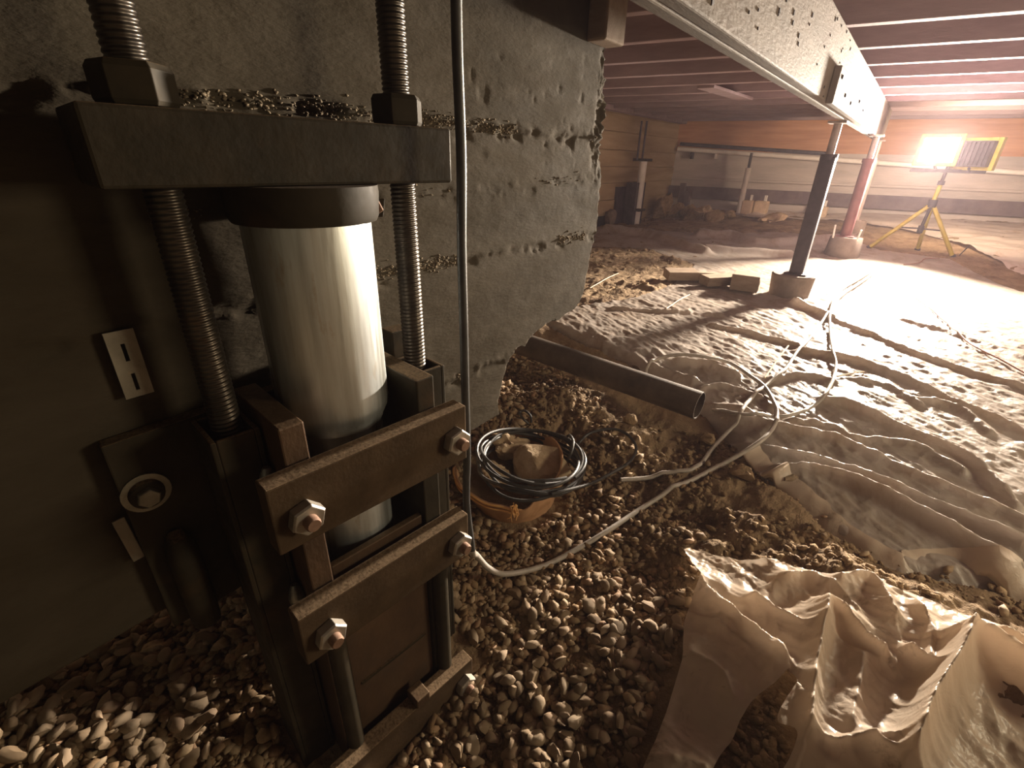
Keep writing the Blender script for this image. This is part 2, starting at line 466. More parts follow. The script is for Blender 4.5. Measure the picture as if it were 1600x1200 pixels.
# ------------------------------------------------------------------ the ground
_ctrl = []
for px, py, z in [(100, 1190, -.17), (0, 1090, -.15), (300, 1190, -.20), (250, 965, -.16), (600, 1195, -.27), (750, 1000, -.22), (850, 950, -.20),
                  (1000, 1190, -.20), (720, 850, -.20), (800, 830, -.20), (870, 800, -.19), (1000, 900, -.18), (1000, 800, -.165),
                  (800, 590, -.13), (880, 620, -.07), (950, 655, -.08), (1000, 690, -.11), (980, 730, -.15), (900, 690, -.14), (840, 570, -.10),
                  (900, 588, -.10), (1000, 648, -.12), (1100, 693, -.11), (1200, 750, -.10),
                  (1100, 780, -.135), (1160, 745, -.10), (1250, 790, -.095), (1200, 830, -.105), (1300, 880, -.09), (1450, 930, -.085), (1590, 990, -.08),
                  (1300, 830, -.115), (1420, 890, -.115), (1590, 930, -.115),
                  (1100, 1000, -.135), (1200, 1190, -.13), (1400, 1100, -.10), (1590, 1190, -.09),
                  (835, 515, -.012), (1000, 560, -.02), (1100, 600, -.034), (1150, 660, -.055), (1250, 700, -.058), (1400, 770, -.064), (1590, 850, -.066),
                  (1590, 600, -.01), (1590, 450, 0.), (1240, 470, 0.), (925, 440, 0.), (1100, 440, 0.)]:
    p = onz(px, py, z); _ctrl.append((p[0], p[1], z))
_ctrl += [(-2.2, 5.15, .07), (-2.2, 5.8, .15), (0, 6.2, .21), (1.2, 6.3, .22), (3.2, 6.3, .2), (-.3, 4.5, .085), (.5, 4.7, .09), (2, 4.5, .06), (1.5, 3, 0), (3, 3, 0),
          (3, 1, 0), (2, .6, -.02), (1, .2, -.08), (-2, 3, 0.), (-.76, .50, -.02), (-.95, .55, .0), (-1.2, .6, .02), (-.70, .44, -.06), (-2.2, 4.3, .08), (-1.5, 2, -.03), (-1.5, .4, -.17), (-1.3, -.4, -.15), (-.3, -.4, -.25), (.5, -.4, -.15), (-1.8, 1.2, -.1),  # includes a hidden soil bank under the wall, added to block lamp light
          (0, 2, -.01), (-.6, 2, -.012), (.8, 2, -.01), (0, 2.6, -.005), (1.2, 1.4, -.05), (-.8, 1.6, -.02), (.6, 1.4, -.05), (0, 1.45, -.042), (.25, 1.7, -.03), (-.35, 1.6, -.032), (-.8, 2.9, 0), (.4, 3.3, .005), (-.6, 3.5, .02)]
_ctrl = np.array(_ctrl)

def _tps_fit(P):
    n = len(P); d = np.hypot(P[:, None, 0] - P[None, :, 0], P[:, None, 1] - P[None, :, 1])
    K = d + np.eye(n) * 0.0
    A = np.zeros((n + 3, n + 3)); A[:n, :n] = K; A[:n, n:] = np.c_[np.ones(n), P[:, :2]]; A[n:, :n] = A[:n, n:].T
    return np.linalg.solve(A, np.r_[P[:, 2], 0, 0, 0])
_w = _tps_fit(_ctrl)

def terrain(x, y):
    x = np.asarray(x, float); y = np.asarray(y, float)
    s = _w[-3] + _w[-2] * x + _w[-1] * y
    for (cx, cy, _), w in zip(_ctrl, _w[:-3]):
        s = s + w * np.sqrt((x - cx) ** 2 + (y - cy) ** 2 + 4e-4)
    return np.clip(s, -.32, .26)

# the free edge of the big sheet: top of its last fold, from the wall end along the pipe and out to the right
EDGE_PX = [(820, 512), (905, 548), (1000, 588), (1100, 645), (1180, 722), (1250, 765), (1310, 812), (1420, 872), (1600, 908)]
EDGE = xy(EDGE_PX, -0.065)
EDGE = EDGE + [(0.9, 0.80), (2.2, 0.55)]
PATCH = xy([(915, 392), (1010, 398), (1085, 420), (1050, 448), (995, 468), (905, 480), (850, 470)], 0.0)

def soil(x, y):
    x = np.asarray(x, float); y = np.asarray(y, float)
    d, side = seg_dist(x, y, EDGE)
    pit = smooth(-0.02, 0.05, np.where(side < 0, d, -d))          # 1 on the dug-out side
    ridge_zone = np.exp(-(((x + .05) * .35 + (y - .98)) / .16) ** 2)
    n = fbm(x * 9, y * 9, 3, 3) * 0.022 + ridged(x * 24, y * 24, 8, 3) * 0.013 + fbm(x * 70, y * 70, 21, 2) * 0.006
    patch = in_poly(x, y, PATCH)
    far = smooth(3.3, 4.0, y)
    return terrain(x, y) + n * (0.12 + pit * (0.28 + 1.2 * ridge_zone)) + np.where(patch, np.abs(n) * 1.2 + 0.004, 0) + far * n * 0.6

# folds of the big sheet: (pixels of the crest, height, half width)
FOLDS = [([(1300, 500), (1330, 512), (1450, 560), (1600, 605)], .018, .017),
         ([(1255, 548), (1330, 562), (1420, 592), (1500, 628), (1575, 655), (1640, 690)], .020, .016),
         ([(1290, 617), (1330, 625), (1400, 655), (1512, 700), (1600, 768)], .021, .016),
         ([(958, 485), (1040, 490), (1125, 493)], .016, .016), ([(1112, 510), (1170, 520), (1245, 540)], .017, .016),
         ([(835, 512), (900, 530), (960, 550), (1020, 562), (1085, 582)], .022, .020), ([(1060, 560), (1100, 565), (1150, 580)], .02, .02),
         ([(1200, 588), (1250, 583), (1300, 592)], .015, .016), ([(1330, 588), (1390, 598), (1440, 625)], .011, .013),
         ([(945, 373), (1010, 380), (1060, 395), (1100, 405)], .055, .045), ([(1090, 383), (1140, 388), (1200, 398), (1370, 398)], .06, .045),
         ([(925, 398), (965, 398), (1000, 405)], .03, .03), ([(1100, 402), (1180, 408), (1230, 412)], .045, .04),
         ([(1240, 475), (1270, 488), (1300, 500)], .03, .02), ([(1110, 610), (1160, 622), (1200, 640)], .012, .014),
         ([(1420, 640), (1480, 650), (1540, 690)], .014, .016), ([(1400, 500), (1480, 520), (1600, 560)], .012, .02),
         ([(1440, 465), (1500, 500), (1600, 545)], .012, .03), ([(1060, 605), (1120, 590), (1190, 610)], .012, .012),
         ([(1330, 690), (1420, 705), (1500, 745)], .014, .014), ([(1230, 665), (1290, 672), (1340, 700)], .010, .012),
         ([(1105, 640), (1200, 668), (1300, 690), (1420, 740), (1600, 815)], .020, .013),
         ([(1085, 652), (1180, 690), (1300, 722), (1440, 775), (1600, 842)], .026, .013),
         ([(1170, 716), (1240, 722), (1320, 740), (1430, 788), (1600, 872)], .032, .014)]
FOLDS = [([tuple(p) for p in spline(xy(px, -0.045 if min(q[1] for q in px) > 635 else 0.005), 4)], h, w) for px, h, w in FOLDS]

def sheet(x, y, folds=True):
    """top of the big plastic sheet"""
    x = np.asarray(x, float); y = np.asarray(y, float)
    u = x * 0.86 - y * 0.50; v = x * 0.50 + y * 0.86            # along and across the folds
    near = 1 - smooth(2.6, 4.2, y)
    wr = ridged(u * 9, v * 24, 31, 3) * 0.0052 + ridged(u * 24 + 3, v * 48, 41, 2) * 0.0026 + fbm(u * 3.2, v * 6, 51, 2) * 0.007
    wr = wr + ridged(x * 15 + y * 7, y * 13 - x * 6, 61, 2) * 0.0028
    s = terrain(x, y) + 0.010 + wr * (0.45 + 0.75 * near)
    f = 0
    for pts, h, w in (FOLDS if folds else []):
        d, side = seg_dist(x, y, pts)
        lump = 1 + 0.35 * vnoise(x * 9, y * 9, 71)
        f = np.maximum(f, h * lump * np.exp(-(d / w) ** 2 * 1.2))
    s = s + f
    d, side = seg_dist(x, y, EDGE)
    sd = np.where(side < 0, d, -d)                                 # > 0 past the edge, over the pit
    return s - 0.03 * smooth(-0.04, 0.0, sd)

# masks of where the sheet lies
SHEET_POLY = list(EDGE) + [(2.4, 1.0), (2.6, 4.2)] + xy([(1600, 446), (1480, 412), (1372, 400)], 0.05) + xy([(1310, 388), (1210, 378), (1110, 376), (1000, 368), (925, 362)], 0.03) + [(-1.9, 3.4), (-1.5, 2.2), (-1.25, 1.75)]

def surface(x, y):
    s = soil(x, y)
    m = in_poly(x, y, SHEET_POLY) & ~in_poly(x, y, PATCH)
    return np.where(m, np.maximum(sheet(x, y), s), s)

def ground(px, py, lift=0.0, fn=surface):
    """where the ray of a pixel meets the ground"""
    r = ray(px, py); r = r / np.linalg.norm(r)
    t = np.geomspace(0.35, 9, 900)
    P = CAMLOC + t[:, None] * r
    g = P[:, 2] - fn(P[:, 0], P[:, 1]) - lift
    i = np.argmax(g < 0)
    a = t[i - 1] + (t[i] - t[i - 1]) * g[i - 1] / (g[i - 1] - g[i])
    return CAMLOC + a * r

# soil: a fan of cells that grows with distance
_az2 = np.radians(np.r_[np.linspace(-178, -88, 60), np.linspace(-87, 56, 640), np.linspace(58, 182, 70)]); _rr2 = np.r_[np.linspace(0.02, 0.28, 14), np.geomspace(0.30, 7.4, 520)]
AZ, RR = np.meshgrid(_az2, _rr2, indexing='ij')
GX = RR * np.sin(AZ); GY = RR * np.cos(AZ)
GZ = soil(GX, GY)
GZ = np.where(in_poly(GX, GY, SHEET_POLY) & ~in_poly(GX, GY, PATCH), np.minimum(GZ, sheet(GX, GY, False) - 0.007), GZ)
_i = np.arange(GX.size).reshape(GX.shape)
Q = np.stack([_i[:-1, :-1], _i[1:, :-1], _i[1:, 1:], _i[:-1, 1:]], -1).reshape(-1, 4)
floor = grid_mesh('floor', np.stack([GX, GY, GZ], -1).reshape(-1, 3), Q, MAT['soil'])
tag(floor, 'brown dug-over soil floor of the crawl space', kind='structure')

# ------------------------------------------------------------------ near concrete wall
WX = -0.60
def near_wall():
    outline = [(-0.75, 1.05), (1.035, 1.05), (1.048, 0.941), (1.064, 0.85), (1.082, 0.80), (1.098, 0.78), (1.090, 0.74), (1.086, 0.703), (1.100, 0.64), (1.106, 0.58), (1.102, 0.476),
               (1.085, 0.42), (1.074, 0.367), (1.051, 0.313), (1.00, 0.300), (0.948, 0.294), (0.90, 0.298), (0.855, 0.285), (0.82, 0.262), (0.772, 0.262), (0.752, 0.235), (0.74, 0.195), (0.724, 0.16), (0.731, 0.122), (-0.75, 0.122)]
    rough = []
    n = len(outline)
    for i in range(n):
        a = np.array(outline[i]); b = np.array(outline[(i + 1) % n])
        k = max(1, int(np.linalg.norm(b - a) / 0.012)) if 1 <= i <= 22 else 1
        for j in range(k):
            q = a + (b - a) * j / k
            if 1 <= i <= 22: q = q + RNG.normal(0, 0.0028, 2)
            rough.append(tuple(q))
    yy, zz = np.meshgrid(np.arange(-0.76, 1.125, 0.0045), np.arange(0.115, 1.056, 0.0045), indexing='ij')
    Yv, Zv, Q = masked_grid(yy, zz, rough)
    def disp(y, z):
        d = fbm(y * 2.2, z * 6, 5, 3) * 0.0030 + fbm(y * 26, z * 60, 15, 3) * 0.0007
        levels = ((0.696, 0.008), (0.590, 0.0025), (0.486, 0.005), (0.262, 0.005))
        bands = [0.003, 0.0, 0.0015, -0.0005, 0.001]
        wob = 0.006 * vnoise(y * 6, z * 0, 9)
        bd = np.full(y.shape, bands[0])
        for k, (lv, _) in enumerate(levels):
            bd = np.where(z + wob < lv + (0.035 * (y - 0.3) if k == 1 else 0), bands[k + 1], bd)
        d = d + bd
        for k, (lv, h) in enumerate(levels):
            q = z + wob - lv - (0.035 * (y - 0.3) if k == 1 else 0)
            fin = np.exp(-(q / 0.0055) ** 2) * (0.25 + np.clip(fbm(y * 34, z * 40 + k * 7, 25 + k, 3), -.25, 1) * 2.0)
            pit = np.exp(-((q + 0.012) / 0.010) ** 2) * smooth(0.12, 0.34, fbm(y * 22, z * 44, 35 + k, 3)) * 1.2
            d = d + h * 0.8 * np.clip(fin, -.3, 1.2) - h * pit * .6
        hole = smooth(0.36, 0.44, vnoise(y * 60, z * 75, 45)) * smooth(0.0, 0.25, fbm(y * 4, z * 4, 46, 2))
        d = d - 0.0016 * hole * np.exp(-((z - .72) / .12) ** 2)
        e = smooth(1.035, 1.075, y + 0.012 * fbm(y * 20, z * 20, 57, 2)) * np.exp(-((z - 0.76) / 0.11) ** 2)
        d = d + e * (ridged(y * 55, z * 55, 55, 3) * 0.016 - 0.008)
        return d
    Xv = WX + disp(Yv, Zv)
    global wall_disp
    wall_disp = disp
    # boundary edges go back through the thickness of the wall
    E = np.concatenate([Q[:, [0, 1]], Q[:, [1, 2]], Q[:, [2, 3]], Q[:, [3, 0]]])
    key = np.sort(E, 1); _, inv, cnt = np.unique(key, axis=0, return_inverse=True, return_counts=True)
    B = E[cnt[inv.ravel()] == 1]
    nb = len(Yv)
    V = [np.stack([Xv, Yv, Zv], -1)]
    bi = np.unique(B); mp = {int(b): i for i, b in enumerate(bi)}
    quads = [Q]
    base = bi
    for layer, dx in enumerate((0.03, 0.06, 0.10, 0.22)):
        jit = RNG.normal(0, 0.004 if dx < .2 else 0, (len(bi), 2))
        V.append(np.stack([np.full(len(bi), WX - dx), Yv[bi] + jit[:, 0] - dx * 0.06, Zv[bi] + jit[:, 1] * (Zv[bi] < 1.04)], -1))
        off = nb + layer * len(bi)
        m = np.array([[mp[int(a)], mp[int(b)]] for a, b in B])
        prev = (lambda c: bi[c]) if layer == 0 else (lambda c, o=off - len(bi): o + c)
        quads.append(np.stack([prev(m[:, 1]), prev(m[:, 0]), off + m[:, 0], off + m[:, 1]], -1))
    V = np.concatenate(V); quads = np.concatenate(quads)[:, ::-1]
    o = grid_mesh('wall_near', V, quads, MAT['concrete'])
    near_wall.obj = o
    tag(o, 'weathered grey concrete wall with board marks and a jagged broken end', kind='structure')
near_wall()

# ------------------------------------------------------------------ far walls, ceiling
JD = np.array([1, 0.17, 0]) / math.hypot(1, 0.17)      # joists and the back wall run this way
JN = np.array([-JD[1], JD[0], 0])
BC = np.array([-2.275, 5.89, 0])                        # far left corner
def back(s, z, off=0.0):
    """point on the back wall: s along it, off in front of it"""
    return BC + JD * s - JN * off + np.array([0, 0, z])

o = MB()
zs = [-.1, .17, .31, .46, .60, .74, .89, 1.03, 1.12]
wl = MB().box(-2.45, -2.29, -1.4, 5.95, -.3, 1.25).build('wall_left', MAT['far_wall'])
wr_ = MB().box(3.30, 3.45, -1.4, 6.9, -.3, 1.25).build('wall_right', MAT['far_wall'])
tag(wr_, 'tan wall beyond the right edge of the picture', kind='structure')
tag(wl, 'tan board-marked wall at the far left', kind='structure')
for k in range(len(zs) - 1):
    d = [0, .008, .003, .010, .004, .009, .002, .007][k]
    b = MB().box(-2.291, -2.279 + d, 1.6, 5.9, zs[k], zs[k + 1] - .004).build('board_mark', MAT['far_wall'], wl, 0.003)
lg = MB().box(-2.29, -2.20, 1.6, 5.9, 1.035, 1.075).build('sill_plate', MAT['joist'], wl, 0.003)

wb = MB().obox(back(3.0, .30, -.06), JD * 3.4, JN * .05, (0, 0, .5)).build('wall_back', MAT['back_wall'])
tag(wb, 'grey back wall of the crawl space', kind='structure')
MB().obox(back(3.0, .93, -.03), JD * 3.4, JN * .03, (0, 0, .165)).build('rim_board', MAT['rim'], wb)
MB().obox(back(3.0, .485, .012), JD * 3.35, JN * .012, (0, 0, .012)).build('board_ledge', MAT['back_wall'], wb, 0.003)
bt = MB().obox(back(3.0, .34, .02), JD * 3.35, JN * .02, (0, 0, .062)).build('baseboard_back', MAT['trim_dark'])
tag(bt, 'dark band along the foot of the back wall', kind='structure')

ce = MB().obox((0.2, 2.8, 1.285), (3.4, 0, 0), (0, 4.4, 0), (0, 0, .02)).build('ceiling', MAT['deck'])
tag(ce, 'brown boarded underside of the floor above, tinted with mauve flare glow', kind='structure')
jm = None
for k in range(-5, 12):
    y0 = 2.11 + 0.397 * k                                # where the joist crosses the girder's right face
    if jm is None:
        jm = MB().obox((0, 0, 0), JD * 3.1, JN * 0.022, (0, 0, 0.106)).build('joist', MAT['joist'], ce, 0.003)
        jo = jm
    else:
        jo = jm.copy(); link(jo, ce)
    c = np.array([-0.317, y0, 1.159]) + JD * 0.75
    jo.location = c
    if y0 > 5.6: jo.location = c + JD * 0.35

# ------------------------------------------------------------------ girder and posts
g = empty('girder', (-0.345, 2.7, 0.842)); tag(g, 'long pale timber girder under the floor joists, peppered with nails', 'beam')
def child(o, par):
    o.parent = par; o.matrix_parent_inverse = par.matrix_basis.inverted(); return o
child(MB().box(-0.372, -0.345, 0.1, 5.15, 0.842, 1.051).build('timber_ply', MAT['girder'], None, 0.004), g)
child(MB().box(-0.3445, -0.317, 0.1, 5.15, 0.844, 1.052).build('timber_ply', MAT['girder'], None, 0.004), g)
pl = child(MB().box(-0.3169, -0.295, 2.06, 3.17, 0.836, 0.942).build('splice_plate', MAT['plywood'], None, 0.003), g)
pl['label'] = 'pale plywood splice plate nailed to the girder'
nm = MAT['black']
for (y, z) in [(2.12, .915), (2.30, .880), (2.50, .873), (2.75, .90), (2.98, .885)]:
    n = MB().box(-0.2955, -0.291, y - .012, y + .012, z - .006, z + .006).build('nail', nm, None, 0.001)
    n.parent = pl; n.matrix_parent_inverse = (g.matrix_basis @ pl.matrix_parent_inverse).inverted()
for i in range(55):
    y = 0.75 + 1.75 * RNG.random() ** 1.3; z = 0.85 + 0.19 * RNG.random()
    if 2.0 < y and z < .95: continue
    sx = 0.0012 + 0.0022 * RNG.random()
    child(MB().obox((-0.3168, y, z), (0.0018, 0, 0), (0, sx * 1.3, sx * .5 * (RNG.random() - .3)), (0, -sx * .5 * RNG.random(), sx * 1.4)).build('nail', nm), g)

def post(name, label, cx, cy, z0, z1, r, mat, head=True, square=False):
    t = empty(name, (cx, cy, z0)); tag(t, label, 'post')
    if square:
        child(MB().box(cx - r, cx + r, cy - r, cy + r, z0, z1 - (.15 if head else 0)).build('shaft', mat, None, 0.006), t)
    else:
        child(MB().lathe([(r, z0), (r, z1 - (.15 if head else 0))], (cx, cy), 20).build('shaft', mat, None, 0, True), t)
    child(MB().box(cx - r * 1.6, cx + r * 1.6, cy - r * 1.6, cy + r * 1.6, z0, z0 + .008).build('base_plate', mat, None, 0.002), t)
    if head:
        child(MB().lathe([(r * .55, z1 - .16), (r * .55, z1 - .01)], (cx, cy), 16).build('jack_screw', MAT['post_grey'], None, 0, True), t)
        child(MB().lathe([(r * 1.15, z1 - .165), (r * 1.15, z1 - .14)], (cx, cy), 16).build('collar', mat, None, 0, True), t)
        child(MB().box(cx - r * 1.2, cx + r * 1.2, cy - r * 1.4, cy + r * 1.4, z1 - .01, z1).build('head_plate', MAT['post_grey'], None, 0.001), t)
    return t
post('steel_post', 'dark square steel post in the round pedestal nearest the camera, under the girder', -0.375, 2.95, 0.125, 0.842, 0.033, MAT['post_dark'], True, True)
post('steel_post', 'red primed steel post under the girder, second along it', -0.30, 4.22, 0.20, 0.842, 0.034, MAT['post_red'])
post('steel_post', 'grey-brown slim post behind the red post', -0.325, 5.02, 0.25, 0.842, 0.028, MAT['post_grey'])

def pedestal(label, cx, cy, z0, z1, r0, r1):
    b = MB().lathe([(r0, z0), (r0 * .99, z0 + .3 * (z1 - z0)), (r1, z1 - .006), (r1 - .006, z1)], (cx, cy), 36).build('concrete_pedestal', MAT['pedestal'], None, 0, True)
    tag(b, label, 'pedestal')
    return b
pedestal('round concrete pedestal under the dark post, lying in shadow', -0.385, 2.95, -0.03, 0.125, 0.098, 0.106)
pedestal('squat round concrete pedestal under the red post', -0.29, 4.24, 0.03, 0.20, 0.112, 0.10)
pedestal('small pale pedestal under the grey post behind the red one', -0.32, 5.04, 0.08, 0.25, 0.085, 0.08)
for q, dx in enumerate((-.075, .07)):
    s = MB().tube([(-0.29 + dx, 4.16, .19), (-0.29 + dx * 1.1, 4.155, .28 - q * .02)], 0.006, 6).build('anchor_rod', MAT['white_pipe'])
    tag(s, ['thin pale rod standing left of the red post foot', 'thin pale rod standing right of the red post foot'][q], 'rod')

st = MB().box(-0.598, -0.555, 0.985, 1.066, 0.862, 1.053).build('timber_stub', MAT['lumber'], None, 0.004)
tag(st, 'short reddish timber stub hanging at the top of the broken wall end', 'timber')
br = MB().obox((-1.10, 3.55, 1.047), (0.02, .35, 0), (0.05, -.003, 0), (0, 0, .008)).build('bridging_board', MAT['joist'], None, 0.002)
tag(br, 'flat board nailed across the joists left of the girder', 'board')

# ------------------------------------------------------------------ pile jack against the wall; local axes: x away from the wall, y along it
JT = (-0.52, 0.2936, 0.0); JR = -math.radians(5.5)
def jack_thing(name, label, cat, group=None):
    return tag(empty(name, JT, JR), label, cat, group)

def rod_mesh(a, z0, z1, R=0.0158, pitch=0.0052, depth=0.0016, n=28):
    rows = int((z1 - z0) / pitch * 5)
    zz = np.linspace(z0, z1, rows); th = np.arange(n) / n * 2 * math.pi
    Z, T = np.meshgrid(zz, th, indexing='ij')
    ph = (Z / pitch - T / (2 * math.pi)) % 1.0
    r = R - depth * (1 - np.clip(1.35 * (1 - np.abs(2 * ph - 1)), 0, 1))
    V = np.stack([r * np.cos(T), a + r * np.sin(T), Z], -1).reshape(-1, 3)
    i = np.arange(rows * n).reshape(rows, n); j = np.roll(i, -1, 1)
    Q = np.stack([i[:-1], j[:-1], j[1:], i[1:]], -1).reshape(-1, 4)
    return V, Q

for a, side in ((-0.128, 'left'), (0.128, 'right')):
    t = jack_thing('threaded_rod', 'dark oily threaded steel rod with a hex nut, %s of the bright tube' % side, 'rod', None)
    V, Q = rod_mesh(a, 0.30, 1.045)
    grid_mesh('shank', V, Q, MAT['rod'], t)
    nn = MB().hexnut((0, a, 0.6815), 'z', 0.0305, 0.031).build('nut', MAT['steel'] if side == 'left' else MAT['steel'], t, 0.0008)
    nn['label'] = 'heavy dark hex nut'

t = jack_thing('crossbar', 'heavy dark steel crossbar held down by nuts on the two threaded rods', 'crossbar')
MB().box(-0.055, 0.045, -0.178, 0.172, 0.620, 0.680).build('bar', MAT['steel'], t, 0.003)
cl = MB().lathe([(0.060, 0.6195), (0.079, 0.6195), (0.0795, 0.612), (0.0775, 0.588), (0.075, 0.583), (0.0, 0.583)][1:5], (0.0, 0.0), 48).build('collar', MAT['steel'], t, 0, True)
cl['label'] = 'dark ring collar seated on the tube'
MB().obox((0.030, 0.0735, 0.594), (.002, 0.005, 0), (-.002, .001, 0), (0, 0.002, 0.010)).build('locking_lug', MAT['steel'], cl, 0.001)
MB().obox((0.036, 0.068, 0.598), (.002, 0.002, 0.002), (-.003, .002, 0), (0, -0.004, 0.008)).build('locking_lug', MAT['bolt_end'], cl, 0.001)

t = jack_thing('steel_pile', 'bright galvanised steel tube standing in the bracket under the crossbar', 'tube')
MB().lathe([(0.0, 0.6), (0.068, 0.6), (0.068, 0.362), (0.0665, 0.352), (0.060, 0.338), (0.059, 0.334)][1:], (0, 0), 64, False).build('sleeve_tube', MAT['tube'], t, 0, True)
MB().lathe([(0.057, 0.36), (0.057, -0.26)], (0, 0), 64, True).build('pile_shaft', MAT['tube'], t, 0, True)

t = jack_thing('underpinning_bracket', 'dark rusty steel bracket bolted to the wall, strapped around the bright tube', 'bracket')
_pn = lambda a, X: (X + 0.52 - 0.0958 * a) / 0.9954
bp = MB().add([(_pn(a, X), a, z) for X in (-0.600, -0.581) for a in (-0.235, 0.150) for z in (0.10, 0.371)], [(0, 1, 3, 2), (4, 6, 7, 5), (0, 4, 5, 1), (2, 3, 7, 6), (0, 2, 6, 4), (1, 5, 7, 3)]).build('back_plate', MAT['steel'], t, 0.002)
for s in (-1, 1):
    m = MB(); a0, a1 = sorted((s * 0.105, s * 0.155))
    w = 0.006
    m.box(-.035, .035, a0, a0 + w, -.34, .373).box(-.035, .035, a1 - w, a1, -.34, .373).box(.029, .035, a0 + w, a1 - w, -.34, .373).box(-.035, -.029, a0 + w, a1 - w, -.34, .373)
    m.build('rod_sleeve', MAT['steel'], t, 0.0015)
    a0, a1 = sorted((s * 0.0735, s * 0.1015))
    MB().box(-.055, .080, a0, a1, -.33, .388).build('side_bar', MAT['rust_plate' if s < 0 else 'steel'], t, 0.002)
    MB().lathe([(0.0125, -.31), (0.0125, 0.09)], (0.086, s * 0.0885), 20).build('guide_rod', MAT['steel'], t, 0, True)
    for k, z in enumerate((0.30, 0.115, 0.04)):
        V = [(0.041, s * 0.110, z + .03 * i / 3 - .015 + RNG.normal(0, .001)) for i in range(5)]
        wd = MB().tube(V, [0.004, .0095, .011, .009, .004], 8).build('weld_bead', MAT['weld'], t, 0, True)
MB().box(-0.070, -0.040, 0.118, 0.150, 0.36, 0.412).build('lug_plate', MAT['steel'], t, 0.002)
pn = MB().box(0.064, 0.074, -0.0715, 0.0715, -0.235, 0.167).build('front_panel', MAT['rust_plate'], t, 0.0015)
pn['label'] = 'rust brown flat panel low in the front of the bracket'
MB().box(0.0742, 0.0765, -0.060, 0.060, -0.085, -0.080).build('panel_seam', MAT['steel'], pn)
for k, (z0, z1, sh) in enumerate(((0.258, 0.344, 0.0), (0.076, 0.156, 0.0), (-0.262, -0.180, 0.004))):
    sb = MB().box(0.0835 + sh, 0.111 + sh, -0.135, 0.130, z0, z1).build('strap', MAT['steel_dusty'], t, 0.002)
    for s in (-1, 1):
        a, z = s * 0.103 + (0.003 if s > 0 else 0.0), (z0 + z1) / 2 - 0.002 + 0.002 * s
        nt_ = MB().hexnut((0.1112 + sh, a, z), 'x', 0.0195, 0.0155).build('nut', MAT['nut'], sb, 0.0006)
        bl = MB().tube([(0.10 + sh, a, z), (0.1345 + sh, a, z), (0.137 + sh, a, z)], [0.0085, 0.0085, 0.007], 14).build('bolt', MAT['bolt_end'], sb, 0, True)
MB().box(0.088, 0.118, 0.006, 0.032, -0.1795, -0.160).build('stop_block', MAT['rust_plate'], t, 0.002)
# anchor bolt with its washers, and the leg of the plate under it
ab = MB().tube([(-0.0425, -0.213, 0.302), (-0.038, -0.213, 0.302), (-0.0375, -0.213, 0.302)], [0.0235, 0.0235, 0.021], 32).build('anchor_bolt', MAT['washer'], bp, 0, True)
ab['label'] = 'pale dished washer and bolt head on the wall plate'
MB().tube([(-0.039, -0.213, 0.302), (-0.0325, -0.213, 0.302), (-0.031, -0.213, 0.302)], [0.0175, 0.0165, 0.0145], 24).build('anchor_bolt', MAT['steel'], bp, 0, True)
MB().hexnut((-0.0315, -0.213, 0.302), 'x', 0.0115, 0.009).build('anchor_bolt', MAT['washer'], bp, 0.0005)
MB().tube([(-0.042, -0.202, 0.232), (-0.034, -0.202, 0.228), (-0.030, -0.202, 0.205), (-0.033, -0.201, 0.13), (-0.036, -0.201, 0.09)], [0.010, 0.014, 0.017, 0.017, 0.016], 16).build('plate_leg', MAT['steel'], bp, 0, True)

# ------------------------------------------------------------------ metal strips on the wall
def strip(label, w, h, pts_wall, rz, holes=True):
    """a thin galvanised strip with two slots, standing on the wall face"""
    t = empty('metal_strip', (WX + 0.010, pts_wall[0], pts_wall[1])); tag(t, label, 'strip')
    t.rotation_euler = (rz, 0, 0)
    m = MB(); d = 0.0012
    if holes:
        sl = 0.0018; sh = 0.019
        zs_ = [-h / 2, -h * .40, -h * .40 + sh, h * .05, h * .05 + sh, h / 2]
        m.box(-d, d, -w / 2, -sl, -h / 2, h / 2).box(-d, d, sl, w / 2, -h / 2, h / 2)
        m.box(-d, d, -sl, sl, zs_[0], zs_[1]).box(-d, d, -sl, sl, zs_[2], zs_[3]).box(-d, d, -sl, sl, zs_[4], zs_[5])
        m.build('plate', MAT['clip'], t)
    else:
        m.box(-d, d, -w / 2, w / 2, -h / 2, h / 2).build('plate', MAT['clip'], t, 0.001)
strip('galvanised strip with two slots fixed to the wall left of the threaded rod', 0.0255, 0.073, (0.1115, 0.447), 0.0)
strip('short bare metal strip beside the lower edge of the bracket plate', 0.012, 0.062, (0.057, 0.247), 0.06, False)

# ------------------------------------------------------------------ drain pipe, pedestal offcuts
def rest_on(path, r, start=0):
    P_ = np.array([np.asarray(p, float) for p in path])
    zs_ = surface(P_[:, 0], P_[:, 1]) + r
    P_[start:, 2] = np.maximum(P_[start:, 2], zs_[start:])
    for _ in range(3):
        sm = P_[:, 2].copy(); sm[1:-1] = (P_[:-2, 2] + 2 * P_[1:-1, 2] + P_[2:, 2]) / 4
        P_[start:, 2] = np.maximum(sm, zs_)[start:]
    return [tuple(p) for p in P_]

def follow(pxs, lift, n=6, fn=surface):
    return rest_on(spline([tuple(ground(px, py, lift, fn)) for px, py in pxs], n), lift)

